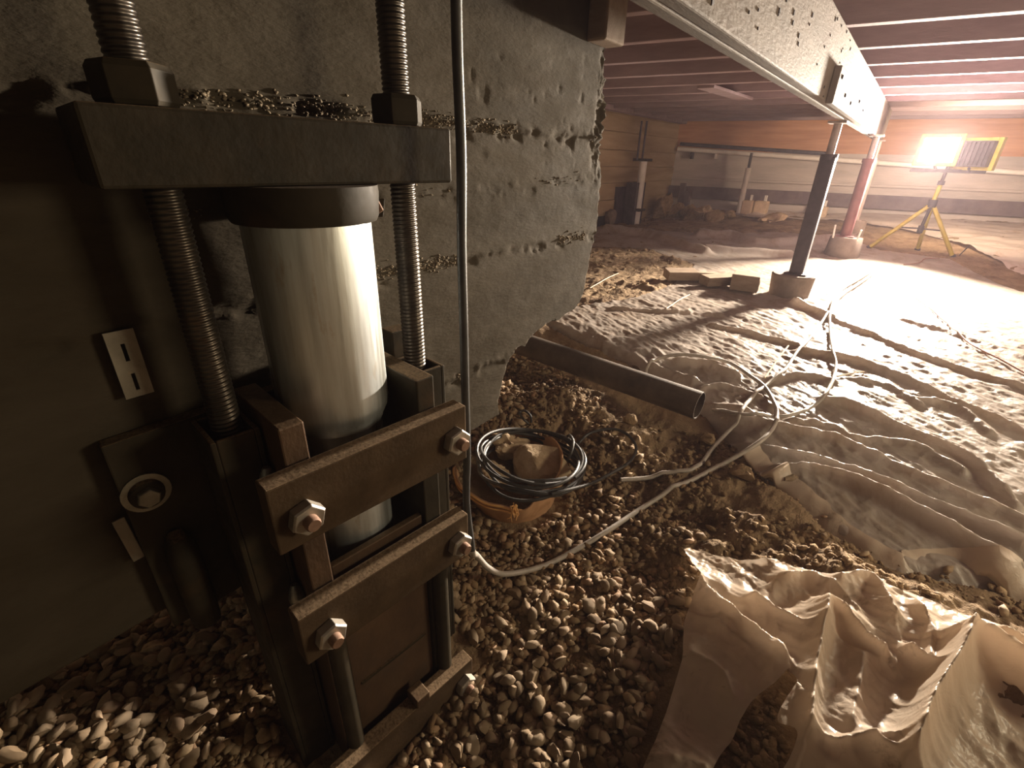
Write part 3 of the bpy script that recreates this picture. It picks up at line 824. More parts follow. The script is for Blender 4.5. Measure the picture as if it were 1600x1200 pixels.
pa, pb_ = ground(833, 553, 0.0), ground(1090, 668, 0.0, terrain)
pa = onz(838, 545, 0.012); pb_ = onz(1093, 634, -0.002)
ax = pb_ - pa; ax /= np.linalg.norm(ax)
def ring_pipe(r0, r1, A, B, mat, name):
    m = MB(); n = 36
    u = np.cross(ax, (0, 0, 1.)); u /= np.linalg.norm(u); w = np.cross(u, ax)
    V = []
    for P, r in ((A, r0), (B, r0), (B, r1), (A, r1)):
        V += [P + r * (math.cos(2 * math.pi * k / n) * u + math.sin(2 * math.pi * k / n) * w) for k in range(n)]
    Fc = [(i * n + k, i * n + (k + 1) % n, ((i + 1) % 4) * n + (k + 1) % n, ((i + 1) % 4) * n + k) for i in range(4) for k in range(n)]
    return m.add(V, Fc).build(name, mat, None, 0, True)
dp = ring_pipe(0.043, 0.039, pa - ax * .35, pb_, MAT['pipe_dark'], 'drain_pipe')
tag(dp, 'dark dusty pipe lying along the edge of the dug-out pit', 'pipe')

def offcut(label, px, py, L, W, Hh, rz, tilt=0.0):
    p = ground(px, py, 0.0)
    b = MB().box(-L / 2, L / 2, -W / 2, W / 2, -Hh / 2, Hh / 2).build('timber_offcut', MAT['lumber'], None, 0.003)
    b.location = (p[0], p[1], p[2] + Hh / 2 + 0.012); b.rotation_euler = (tilt, 0, rz)
    tag(b, label, 'timber', 'timber offcuts beside the pedestal')
offcut('leftmost timber offcut on the sheet, dark cut end showing', 1062, 438, .18, .09, .05, .75, .12)
offcut('second timber offcut from the left in the row, tilted', 1090, 440, .22, .08, .045, .55, -.1)
offcut('third timber offcut from the left, pale top face', 1121, 447, .20, .085, .05, .95, .05)
offcut('timber offcut in shadow right next to the round pedestal', 1162, 455, .14, .12, .085, .12)

# ------------------------------------------------------------------ bucket with rock, coil of hose
bc = np.array([-0.632, 0.845, -0.200])
def bucket():
    t = empty('bucket', tuple(bc)); tag(t, 'orange plastic bucket with a torn rim, sunk in the gravel below the wall end', 'bucket')
    t.rotation_euler = (0.10, -0.14, 0.3)
    n = 64; rows = 14; V = []; Fc = []
    for side in (0, 1):
        for i in range(rows):
            f_ = i / (rows - 1)
            for k in range(n):
                a = 2 * math.pi * k / n
                hgt = 0.118 + 0.010 * math.sin(2 * a + .6) - 0.03 * math.exp(-((a - 5.25) / .28) ** 2) + 0.004 * math.sin(9 * a)
                r = 0.112 + 0.034 * f_ - side * 0.0035
                V.append((r * math.cos(a), r * math.sin(a), hgt * f_))
    N2 = rows * n
    for side in (0, 1):
        for i in range(rows - 1):
            for k in range(n):
                q = (side * N2 + i * n + k, side * N2 + i * n + (k + 1) % n, side * N2 + (i + 1) * n + (k + 1) % n, side * N2 + (i + 1) * n + k)
                Fc.append(q if side == 0 else q[::-1])
    top = (rows - 1) * n
    for k in range(n): Fc.append((top + k, top + (k + 1) % n, N2 + top + (k + 1) % n, N2 + top + k))
    Fc.append(tuple(range(n))[::-1]); Fc.append(tuple(N2 + k for k in range(n)))
    MB().add(V, Fc).build('shell', MAT['bucket'], t, 0, True)
    path = []
    for k in range(0, 49):
        a = 3.05 + 2.1 * k / 48
        hgt = 0.118 + 0.010 * math.sin(2 * a + .6) - 0.03 * math.exp(-((a - 5.25) / .28) ** 2) + 0.004 * math.sin(9 * a)
        path.append((0.1475 * math.cos(a), 0.1475 * math.sin(a), hgt - .003))
    rb = MB().tube(path, 0.0030, 8).tube([(p[0] * 1.012, p[1] * 1.012, p[2] - .010) for p in path], 0.0022, 8).build('rim_bead', MAT['frayed'], t, 0, True)
    m = MB()
    a0 = 5.15
    for k in range(16):
        p = np.array([0.148 * math.cos(a0), 0.148 * math.sin(a0), 0.10]) + RNG.normal(0, .004, 3)
        q = p + np.array([.006 * math.cos(a0), .006 * math.sin(a0), -.014]) + RNG.normal(0, .007, 3)
        r_ = q + RNG.normal(0, .006, 3) - np.array([0, 0, .008])
        m.tube([p, q, r_], [.0016, .0013, .0008], 5)
    m.build('frayed_strands', MAT['frayed'], t, 0, True)['kind'] = 'stuff'
bucket()

def lump(name, label, c, size, seed, mat, rot=(0, 0, 0), sub=4, rough=0.16, flat=0.0, cat='rock', group=None):
    """an irregular faceted rock"""
    import bmesh
    b = bmesh.new(); bmesh.ops.create_icosphere(b, subdivisions=sub, radius=1.0)
    rg = np.random.default_rng(seed)
    cuts = [(rg.normal(size=3), rg.uniform(.55, .9)) for _ in range(11)]
    co = np.array([v.co for v in b.verts])
    for nrm, d in cuts:
        nrm = nrm / np.linalg.norm(nrm)
        ex = co @ nrm - d
        co = co - np.outer(np.clip(ex, 0, None) * 0.92, nrm)
    nn = (fbm(co[:, 0] * 2.2 + co[:, 2] * 1.7, co[:, 1] * 2.2 + co[:, 2], seed, 4) * rough)[:, None]
    co = co * (1 + nn)
    for v, p in zip(b.verts, co): v.co = (p[0] * size[0], p[1] * size[1], p[2] * size[2])
    me = bpy.data.meshes.new(name); b.to_mesh(me); b.free()
    me.polygons.foreach_set('use_smooth', [True] * len(me.polygons)); me.set_sharp_from_angle(angle=math.radians(32))
    me.materials.append(mat)
    o = link(bpy.data.objects.new(name, me)); o.location = tuple(c); o.rotation_euler = rot
    tag(o, label, cat, group)
    return o
lump('rock', 'large pale sandy rock lying in the orange bucket inside the hose coil', onz(850, 726, -.105), (.085, .066, .062), 3, MAT['boulder'], (0.3, 0.1, 0.5))
lump('rock', 'smaller crumbly rock at the back of the orange bucket', onz(795, 700, -.095), (.062, .048, .045), 8, MAT['boulder'], (0, 0.2, 1.1), rough=.4)
lump('rock', 'third sandy rock wedged at the left of the orange bucket', onz(775, 742, -.115), (.045, .036, .03), 14, MAT['boulder'], (0, 0.2, 0.3), rough=.5)

# the coil: several turns of black hose lying on the bucket
cc = onz(830, 724, -.070)
Rc = np.array([onz(832 + 90, 722, -.07), onz(832, 722 - 66, -.07)]) - cc
pts = []
turns = 7
for k in range(turns * 26):
    a = 2 * math.pi * k / 26
    tnum = k / 26
    rr = 0.130 * (1 + 0.06 * math.sin(tnum * 2.4) + 0.035 * math.sin(3 * a + tnum * 3) + 0.03 * (vnoise(tnum * 3.1, a * 0 + .3) ))
    zz = cc[2] + 0.010 + 0.024 * math.sin(tnum * 1.9 + .4) + 0.010 * math.sin(a * 2 + tnum * 1.3) - 0.012 * math.sin(a + 0.6)
    pts.append((cc[0] + rr * math.cos(a) + .006 * math.sin(tnum * 4), cc[1] + rr * math.sin(a) + .006 * math.cos(tnum * 3), zz))
t = empty('hose_coil', tuple(cc)); tag(t, 'loose coil of thin black hose lying over the orange bucket', 'hose')
child(MB().tube(spline(pts, 2), 0.0042, 8).build('coil_turns', MAT['hose'], None, 0, True), t)
loop = [tuple(onz(px, py, z)) for px, py, z in [(862, 772, -.06), (885, 766, -.06), (924, 755, -.075), (959, 737, -.085), (985, 720, -.085), (994, 699, -.07), (980, 679, -.055), (956, 670, -.05), (924, 676, -.06), (906, 690, -.075), (900, 700, -.09)]]
child(MB().tube(spline(loop, 6), 0.0042, 8).build('free_loop', MAT['hose'], None, 0, True), t)
kn = [tuple(onz(px, py, z)) for px, py, z in [(826, 662, -.05), (818, 655, -.035), (812, 645, -.03), (820, 642, -.025), (829, 650, -.03), (830, 660, -.05)]]
child(MB().tube(spline(kn, 5), 0.0036, 8).build('tie_loop', MAT['hose'], None, 0, True), t)
kn = [tuple(onz(px, py, z)) for px, py, z in [(888, 718, -.06), (893, 705, -.04), (896, 690, -.03), (890, 680, -.03), (884, 684, -.05)]]
child(MB().tube(spline(kn, 5), 0.0036, 8).build('tie_loop', MAT['hose'], None, 0, True), t)

# ------------------------------------------------------------------ cables over the sheet
hx, hy = -0.4135, 0.4285
hang = [(hx, hy, z) for z in (1.045, .95, .85, .75, .65, .55, .45, .35, .25, .16)]
hang = hang[:1] + [(hx + .0012 * math.sin(3 * i), hy + .0012 * math.cos(2 * i), z) for i, (_, _, z) in enumerate(hang[1:])]
low = [(hx + .004, hy + .004, .06), tuple(onz(745, 868, -.06)), tuple(onz(764, 888, -.12)), tuple(onz(792, 897, -.165))]
rest = [tuple(ground(px, py, .012)) for px, py in [(850, 884), (905, 856), (950, 829), (1025, 780), (1087, 747), (1135, 722), (1187, 690), (1210, 665), (1214, 647), (1210, 630), (1195, 605), (1172, 587), (1140, 567), (1100, 557), (1060, 554), (1030, 560), (1012, 573), (1010, 586), (1018, 594)]]
hz = empty('hydraulic_hose', (hx, hy, 1.045)); tag(hz, 'long hose hanging past the crossbar end, then curving right across the gravel and sheet', 'hose')
child(MB().tube(spline(hang + low[:1], 6), 0.0060, 12).build('hanging_run', MAT['hose'], None, 0, True), hz)
child(MB().tube(rest_on(spline([hang[-1]] + low[:1] + low[1:] + rest, 8)[8:], .008, 20), 0.0062, 10).build('lying_run', MAT['cable'], None, 0, True), hz)
c2 = [(970, 750), (1025, 746), (1075, 736), (1095, 725), (1112, 702), (1135, 677), (1150, 662), (1157, 645), (1170, 627), (1190, 608), (1225, 580), (1245, 552), (1267, 527), (1285, 502), (1300, 482), (1310, 467), (1325, 455), (1345, 442), (1365, 427)]
tag(MB().tube(follow(c2, .008), 0.0058, 8).build('cable', MAT['cable'], None, 0, True), 'grey cable running from the pit edge up to the lamp end of the sheet', 'cable')
c3 = [(1362, 424), (1340, 438), (1320, 450), (1304, 466), (1297, 490), (1297, 520), (1302, 550), (1306, 570), (1302, 592), (1290, 615), (1270, 635), (1237, 648), (1205, 651), (1175, 648), (1138, 644), (1114, 640)]
tag(MB().tube(follow(c3, .008), 0.0055, 8).build('cable', MAT['cable'], None, 0, True), 'grey cable bowing right in a wide loop to the end of the dark pipe', 'cable')
c4 = [(1425, 462), (1450, 480), (1475, 503), (1500, 527), (1530, 545), (1560, 560), (1600, 582)]
tag(MB().tube(follow(c4, .006), 0.0030, 6).build('wire', MAT['red_wire'], None, 0, True), 'thin reddish wire trailing over the sheet to the right edge', 'wire')
for lab, pxs in (('pale straw lying on the dark soil left of the offcuts', [(922, 450), (945, 437), (966, 427)]),
                 ('short pale stick in the shade in front of the offcuts', [(1041, 482), (1060, 470), (1078, 460)]),
                 ('pale splinter crossing the big fold near the loop of cable', [(1308, 588), (1330, 584), (1350, 581)]),
                 ('bent dark twig lying near the lamp tripod', [(1412, 413), (1436, 411), (1446, 404), (1468, 404)]),
                 ('thin pale line of straw near the pedestal shadow', [(1195, 590), (1215, 562), (1232, 540)])):
    tag(MB().tube(follow(pxs, .006, 3), 0.0028, 5).build('twig', MAT['twig'] if 'dark' not in lab.split()[1] else MAT['red_wire'], None, 0, True), lab, 'twig')

# ------------------------------------------------------------------ plastic sheets
def fan(az0, az1, na, r0, r1, nr):
    a = np.radians(np.linspace(az0, az1, na)); r = np.geomspace(r0, r1, nr)
    A, R = np.meshgrid(a, r, indexing='ij')
    return R * np.sin(A), R * np.cos(A)
X_, Y_ = fan(-47, 50, 800, 0.85, 5.0, 560)
Xs, Ys, Qs = masked_grid(X_, Y_, SHEET_POLY, None, PATCH)
Zs = sheet(Xs, Ys)
d_, s_ = seg_dist(Xs, Ys, PATCH + PATCH[:1])
o = grid_mesh('plastic_sheet', np.stack([Xs, Ys, Zs], -1), Qs, MAT['sheet'])
tag(o, 'wide dusty wrinkled plastic sheet with long folds, spread over the ground towards the lamp', 'sheet')

# the curtain of the last fold that hangs into the pit
def skirt():
    pts = spline([tuple(p) for p in xy([(1165, 708), (1210, 738), (1260, 772), (1310, 808), (1420, 868), (1600, 906)], -0.065)] + [(0.9, 0.795)], 22)
    pts = np.array(pts); rows = 14
    V = []
    for i, p in enumerate(pts):
        tpos = i / (len(pts) - 1)
        tx = pts[min(i + 1, len(pts) - 1)] - pts[max(i - 1, 0)]; tx /= np.linalg.norm(tx)
        nx = np.array([tx[1], -tx[0]])                              # towards the pit
        top = float(sheet(p[0] - nx[0] * .045, p[1] - nx[1] * .045))
        dep = (0.035 + 0.035 * smooth(0.1, 0.5, tpos)) * (1 + 0.25 * vnoise(i * .12, 0.2, 4))
        for k in range(rows):
            f_ = k / (rows - 1)
            off = -0.045 + 0.060 * (1 - (1 - f_) ** 2) + 0.010 * vnoise(i * .16, f_ * 2.4, 12) - (0.018 * smooth(.6, 1, f_))
            z = top - dep * f_ ** 1.3 + 0.004
            V.append((p[0] + nx[0] * off, p[1] + nx[1] * off, max(z, float(terrain(p[0], p[1])) - .01)))
    n = len(pts); i = np.arange(n * rows).reshape(n, rows)
    Q = np.stack([i[:-1, :-1], i[1:, :-1], i[1:, 1:], i[:-1, 1:]], -1).reshape(-1, 4)
    o2 = grid_mesh('hanging_hem', V, Q, MAT['sheet_near'])
    o2.parent = o; o2['label'] = 'folded tan hem of the sheet hanging over the edge of the pit'
skirt()

# pale sheet on the rising ground at the back
B2 = xy([(1180, 345), (1300, 352), (1410, 366), (1480, 378)], 0.13) + xy([(1600, 416)], 0.10) + [(2.6, 4.6), (3.0, 6.35), (0.6, 6.33), (-1.2, 6.05), (-1.35, 5.6)]
def sheet_far(x, y): return terrain(x, y) + 0.016 + fbm(x * 3, y * 5, 77, 4) * 0.03 + ridged(x * 6, y * 9, 78, 2) * .006
X_, Y_ = fan(-18, 36, 260, 4.0, 7.3, 150)
Xs, Ys, Qs = masked_grid(X_, Y_, B2)
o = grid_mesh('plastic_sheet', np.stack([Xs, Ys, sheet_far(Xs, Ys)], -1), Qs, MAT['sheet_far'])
tag(o, 'pale plastic sheet on the rising ground by the back wall behind the lamp', 'sheet')

# crumpled sheet in the foreground
FG = -0.10
NP = [(1070, 840), (1110, 852), (1150, 868), (1210, 880), (1260, 905), (1300, 917), (1365, 915), (1440, 955), (1500, 985), (1600, 1030), (1700, 1080), (1700, 1330), (985, 1330), (993, 1200), (1015, 1160), (1034, 1120), (1050, 1080), (1070, 1015), (1072, 960), (1096, 895), (1078, 860)]
NPOLY = xy(NP, FG)
HOLE = [tuple(p) for p in spline(xy([(1160, 1115), (1178, 1092), (1205, 1078), (1226, 1066), (1236, 1085), (1220, 1108), (1212, 1132), (1238, 1165), (1215, 1205), (1160, 1190), (1120, 1195), (1132, 1160), (1150, 1140), (1160, 1115)], FG), 4)[:-1]]
NF = [  # crest pixels, height, half width on the side left of travel, on the side right of travel
      ([(1070, 842), (1100, 895), (1160, 960), (1215, 1012), (1226, 1030)], .050, .016, .075),
      ([(1175, 932), (1225, 965), (1250, 985), (1285, 983)], .036, .022, .022),
      ([(1285, 955), (1278, 1000), (1268, 1060), (1262, 1135)], .060, .020, .030),
      ([(1285, 955), (1310, 968), (1345, 1005), (1372, 1030)], .045, .018, .012),
      ([(1225, 905), (1262, 905), (1300, 930), (1330, 965)], .030, .020, .024),
      ([(1305, 918), (1355, 918), (1388, 978)], .036, .020, .030),
      ([(1490, 1012), (1478, 1048), (1440, 1110), (1418, 1170)], .085, .028, .012),
      ([(1490, 1012), (1540, 1030), (1620, 1075), (1700, 1130)], .075, .030, .016),
      ([(1410, 1030), (1450, 1062), (1478, 1045)], .040, .014, .014),
      ([(1340, 1040), (1335, 1085), (1322, 1140)], .032, .030, .030),
      ([(1262, 1140), (1300, 1160), (1360, 1160), (1420, 1168)], .040, .018, .018),
      ([(1030, 1140), (1080, 1150), (1112, 1165)], .028, .025, .025),
      ([(1085, 1000), (1130, 1030), (1150, 1075)], .026, .02, .02),
      ([(1360, 1165), (1400, 1190), (1440, 1230)], .04, .02, .02),
      ([(1420, 960), (1440, 1000), (1440, 1045)], .030, .012, .016),
      ([(1550, 1010), (1600, 1040), (1680, 1085)], .03, .02, .02)]
NF = [([tuple(p) for p in spline(xy(px, FG + h * .6), 5)], h, wl_, wr_) for px, h, wl_, wr_ in NF]
def near_sheet(x, y):
    s = terrain(x, y) + 0.012
    u = x * .9 - y * .4; v = x * .4 + y * .9
    f = 0
    for pts, h, wa, wb_ in NF:
        d, side = seg_dist(x, y, pts)
        w = np.where(side > 0, wa, wb_)
        f = f + (h * np.exp(-np.abs(d) / w)) ** 2.2
    f = f ** (1 / 2.2)
    wx = u + .03 * vnoise(u * 7, v * 7, 88); wy = v + .03 * vnoise(u * 7 + 9, v * 7, 89)
    cr = ridged(wx * 13, wy * 26, 91, 3) * 0.0052 + ridged(wx * 21 + wy * 14, wy * 12 - wx * 9, 93, 3) * 0.0052 + ridged(wx * 6, wy * 8, 95, 2) * 0.013 + ridged(wx * 60, wy * 60, 97, 2) * .0014
    return s + f + cr
xx, yy = np.meshgrid(np.arange(-0.35, 0.62, .0026), np.arange(0.25, 1.08, .0026), indexing='ij')
Xs, Ys, Qs = masked_grid(xx, yy, NPOLY, None, HOLE)
o = grid_mesh('plastic_sheet', np.stack([Xs, Ys, near_sheet(Xs, Ys)], -1), Qs, MAT['sheet_near'])
tag(o, 'crumpled torn piece of clear plastic on the soil in front of the pit', 'sheet')

# ------------------------------------------------------------------ gravel and clods
import bmesh
def stone_mesh(seed, sub=1, jag=0.18, flat=0.72):
    b = bmesh.new(); bmesh.ops.create_icosphere(b, subdivisions=sub + 1, radius=1.0)
    rg = np.random.default_rng(seed)
    co = np.array([v.co for v in b.verts]); F_ = np.array([[v.index for v in f.verts] for f in b.faces])
    b.free()
    for _ in range(6):
        nrm = rg.normal(size=3); nrm /= np.linalg.norm(nrm); d = rg.uniform(.42, .8)
        co = co - np.outer(np.clip(co @ nrm - d, 0, None) * 0.95, nrm)
    co = co * (1 + rg.normal(0, jag * .22, (len(co), 1)))
    co = co * np.array([rg.uniform(1.0, 1.5), rg.uniform(.7, 1.0), flat * rg.uniform(.6, 1.05)])
    return co, F_
VAR = [stone_mesh(s) for s in range(9)]

def rots(n):
    a = RNG.uniform(0, 2 * math.pi, n); tx = RNG.normal(0, .35, n); ty = RNG.normal(0, .35, n)
    ca, sa = np.cos(a), np.sin(a); cx, sx = np.cos(tx), np.sin(tx); cy, sy = np.cos(ty), np.sin(ty)
    Rz = np.zeros((n, 3, 3)); Rz[:, 0, 0] = ca; Rz[:, 0, 1] = -sa; Rz[:, 1, 0] = sa; Rz[:, 1, 1] = ca; Rz[:, 2, 2] = 1
    Rx = np.zeros((n, 3, 3)); Rx[:, 0, 0] = 1; Rx[:, 1, 1] = cx; Rx[:, 1, 2] = -sx; Rx[:, 2, 1] = sx; Rx[:, 2, 2] = cx
    Ry = np.zeros((n, 3, 3)); Ry[:, 1, 1] = 1; Ry[:, 0, 0] = cy; Ry[:, 0, 2] = sy; Ry[:, 2, 0] = -sy; Ry[:, 2, 2] = cy
    return Rz @ Rx @ Ry

GRAVEL = xy([(-150, 1100), (0, 1060), (250, 930), (500, 830), (640, 720), (760, 600), (800, 565), (860, 590), (930, 690), (1000, 750), (1070, 830), (1085, 900), (1060, 1000), (1010, 1120), (985, 1230), (700, 1330), (300, 1330), (-150, 1330)], -.19)
def scatter(n, poly, size_lo, size_hi, keep):
    px = np.array(poly); lo = px.min(0); hi = px.max(0)
    x = RNG.uniform(lo[0], hi[0], n); y = RNG.uniform(lo[1], hi[1], n)
    m = in_poly(x, y, poly)
    x, y = x[m], y[m]
    z = soil(x, y)
    P = np.stack([x, y, z], -1); q = project(P)
    m = (q[:, 2] > .1) & (q[:, 0] > -90) & (q[:, 0] < 1690) & (q[:, 1] > -20) & (q[:, 1] < 1300) & keep(x, y, q)
    P = P[m]
    s = size_lo + (size_hi - size_lo) * RNG.random(len(P)) ** 2.2
    return P, s

jT = np.array(JT[:2]); jn = np.array([math.cos(JR), math.sin(JR)]); ja = np.array([-math.sin(JR), math.cos(JR)])
def clear_of_jack(x, y):
    n_ = (x - jT[0]) * jn[0] + (y - jT[1]) * jn[1]; a_ = (x - jT[0]) * ja[0] + (y - jT[1]) * ja[1]
    return ~((n_ > -.05) & (n_ < .12) & (np.abs(a_) < .17)) & (np.hypot(x - bc[0], y - bc[1]) > .142)
def core(x, y, q):
    dirt = smooth(.0, .22, fbm(x * 4.5, y * 4.5, 121, 3)) * smooth(760, 960, q[:, 0])
    heap = np.exp(-((q[:, 0] - 900) / 110) ** 2 - ((q[:, 1] - 640) / 70) ** 2)
    bank = .78 * smooth(0, 150, (q[:, 0] - 880) + (800 - q[:, 1]) * .6)
    return clear_of_jack(x, y) & (RNG.random(len(x)) > np.clip(np.maximum(.80 * dirt + .72 * heap, bank), 0, .95))
P, S = scatter(34000, GRAVEL, .0048, .0165, core)
# scattered pebbles on the dirt bank
BANK = xy([(800, 570), (860, 575), (1000, 660), (1100, 690), (1250, 770), (1330, 840), (1600, 930), (1600, 1020), (1440, 950), (1210, 880), (1070, 840), (1000, 760), (860, 700)], -.11)
P2, S2 = scatter(520, BANK, .004, .014, lambda x, y, q: RNG.random(len(x)) > .2)
P = np.concatenate([P, P2]); S = np.concatenate([S, S2])
P[:, 2] += S * RNG.uniform(-.05, .75, len(S))
TONES = np.array([(0.22, .155, .10), (0.33, .25, .175), (0.27, .21, .155), (0.42, .335, .25), (0.38, .27, .20), (.28, .20, .13), (.46, .385, .31)])
tone = TONES[RNG.integers(0, len(TONES), len(P))] * np.array([1.0, .90, .73]) * RNG.uniform(.8, 1.15, (len(P), 1))
q = project(P)
vis = (q[:, 0] > 5) & (q[:, 0] < 1595) & (q[:, 1] > 5) & (q[:, 1] < 1195)
behind = (q[:, 0] > 330) & (q[:, 0] < 745) & (q[:, 1] < 1190) & ~((q[:, 0] > 700) & (q[:, 1] > 880))
behind |= (q[:, 0] < 330) & (q[:, 1] < 1085 - .53 * q[:, 0])
dens = S / q[:, 2] * np.where(vis & ~behind, 1, 0) * np.where(P[:, 2] > soil(P[:, 0], P[:, 1]) + S * .3, 1, .6)
big = np.argsort(-dens)[:300]
R_ = rots(len(P)); var = RNG.integers(0, len(VAR), len(P))
meshes = []
for co, F_ in VAR:
    me = bpy.data.meshes.new('stone'); me.from_pydata([tuple(c) for c in co], [], [tuple(int(i) for i in f) for f in F_])
    me.polygons.foreach_set('use_smooth', [True] * len(me.polygons)); me.set_sharp_from_angle(angle=math.radians(38)); me.materials.append(MAT['stone']); meshes.append(me)
isbig = np.zeros(len(P), bool); isbig[big] = True
for i in big:
    so = bpy.data.objects.new('stone', meshes[var[i]]); link(so, floor)
    Mx = Matrix(R_[i].tolist()).to_4x4() @ Matrix.Diagonal((S[i], S[i], S[i], 1))
    Mx.translation = Vector(P[i]); so.matrix_basis = Mx
def merge(name, idx, variants, var, P, S, R, tone, mat, parent, smooth_=True):
    VV = []; FF = []; CC = []; base = 0
    for k, (co, F_) in enumerate(variants):
        ii = idx[var[idx] == k]
        if not len(ii): continue
        W = np.einsum('nij,vj->nvi', R[ii], co) * S[ii][:, None, None] + P[ii][:, None, :]
        VV.append(W.reshape(-1, 3)); CC.append(np.repeat(np.c_[tone[ii], np.ones(len(ii))], len(co), 0))
        FF.append((F_[None] + (np.arange(len(ii)) * len(co))[:, None, None]).reshape(-1, 3) + base); base += len(ii) * len(co)
    ob = grid_mesh(name, np.concatenate(VV), np.concatenate(FF), mat, parent, np.concatenate(CC), smooth_)
    ob['kind'] = 'stuff'
    return ob
LOW = [stone_mesh(40 + s, 0, .3) for s in range(7)]
lowvar = RNG.integers(0, len(LOW), len(P))
merge('gravel', np.where(~isbig)[0], LOW, lowvar, P, S, R_, tone, MAT['gravel'], floor)

CL = [stone_mesh(70 + s, 0, .55, .7) for s in range(7)]
BANK2 = xy([(800, 575), (860, 572), (1000, 655), (1100, 685), (1260, 775), (1340, 850), (1600, 935), (1640, 1020), (1440, 955), (1210, 880), (1070, 840), (1085, 900), (1040, 960), (950, 900), (985, 800), (880, 720), (790, 640)], -.11)
C1, s1 = scatter(8500, BANK2, .0015, .012, lambda x, y, q: (fbm(x * 7, y * 7, 131, 2) > -.12) & clear_of_jack(x, y))
C2, s2 = scatter(1600, xy([(900, 340), (1060, 330), (1120, 390), (1050, 450), (990, 470), (900, 482)], .03), .004, .022, lambda x, y, q: fbm(x * 5, y * 5, 132, 2) > -.1)
C3, s3 = scatter(260, HOLE, .003, .012, lambda x, y, q: np.ones(len(x), bool))
CP = np.concatenate([C1, C2, C3]); CS = np.concatenate([s1, s2, s3]); CP[:, 2] += CS * .2
merge('soil_clods', np.arange(len(CP)), CL, RNG.integers(0, len(CL), len(CP)), CP, CS, rots(len(CP)), np.ones((len(CP), 3)), MAT['clod'], floor)

cy, cz, cs = [], [], []
for lv, n_, y0, y1 in ((0.696, 700, -.1, 1.05), (0.486, 500, -.05, 1.05), (0.262, 120, .6, .9), (0.590, 60, .0, 1.0)):
    y = RNG.uniform(y0, y1, n_ * 4)
    y = y[(fbm(y * 9, y * 0 + lv * 40, 205, 2) > .04)][:n_]
    cy.append(y); cs.append(RNG.uniform(.0007, .0034, len(y)) )
    cz.append(lv - 0.006 * vnoise(y * 6, y * 0, 9) + (0.035 * (y - 0.3) if lv == 0.590 else 0) + RNG.normal(0, .0055, len(y)))
cy = np.concatenate(cy); cz = np.concatenate(cz); cs = np.concatenate(cs)
WP = np.stack([WX + wall_disp(cy, cz) + cs * .1, cy, cz], -1)
MAT['crumb'] = simple('pale_grout_crumbs', (0.12, 0.092, 0.06), (0.24, 0.19, 0.13), 60, 0.9, 0, ((220, 0.6, 0.002),), spec=0.15)
merge('grout_crumbs', np.arange(len(WP)), CL, RNG.integers(0, len(CL), len(WP)), WP, cs, rots(len(WP)), np.ones((len(WP), 3)), MAT['crumb'], near_wall.obj)

for k, (px, py, sz, lab) in enumerate([(302, 1128, (.036, .030, .012), 'flat olive slab of stone among the gravel left of the bracket foot'),
                                       (240, 1016, (.019, .016, .014), 'rounded pale stone catching light under the wall edge, upper of two'),
                                       (1105, 690, (.03, .024, .018), 'brown soil lump at the foot of the dark pipe end'),
                                       (1160, 745, (.032, .030, .024), 'crumbly dark lump of soil in front of the folded sheet edge'),
                                       (1230, 752, (.026, .018, .014), 'smooth brown stone in shade under the sheet edge'),
                                       (985, 660, (.028, .024, .02), 'knobbly lump of earth on the heap right of the hose loop')]):
    p = ground(px, py, 0, soil)
    lump('rock', lab, p + np.array([0, 0, sz[2] * .5]), sz, 100 + k, MAT['boulder'] if k in (1,) else (MAT['stone'] if k in (0, 4) else MAT['clod']), (0.1 * k, .2, k), 3, .35)

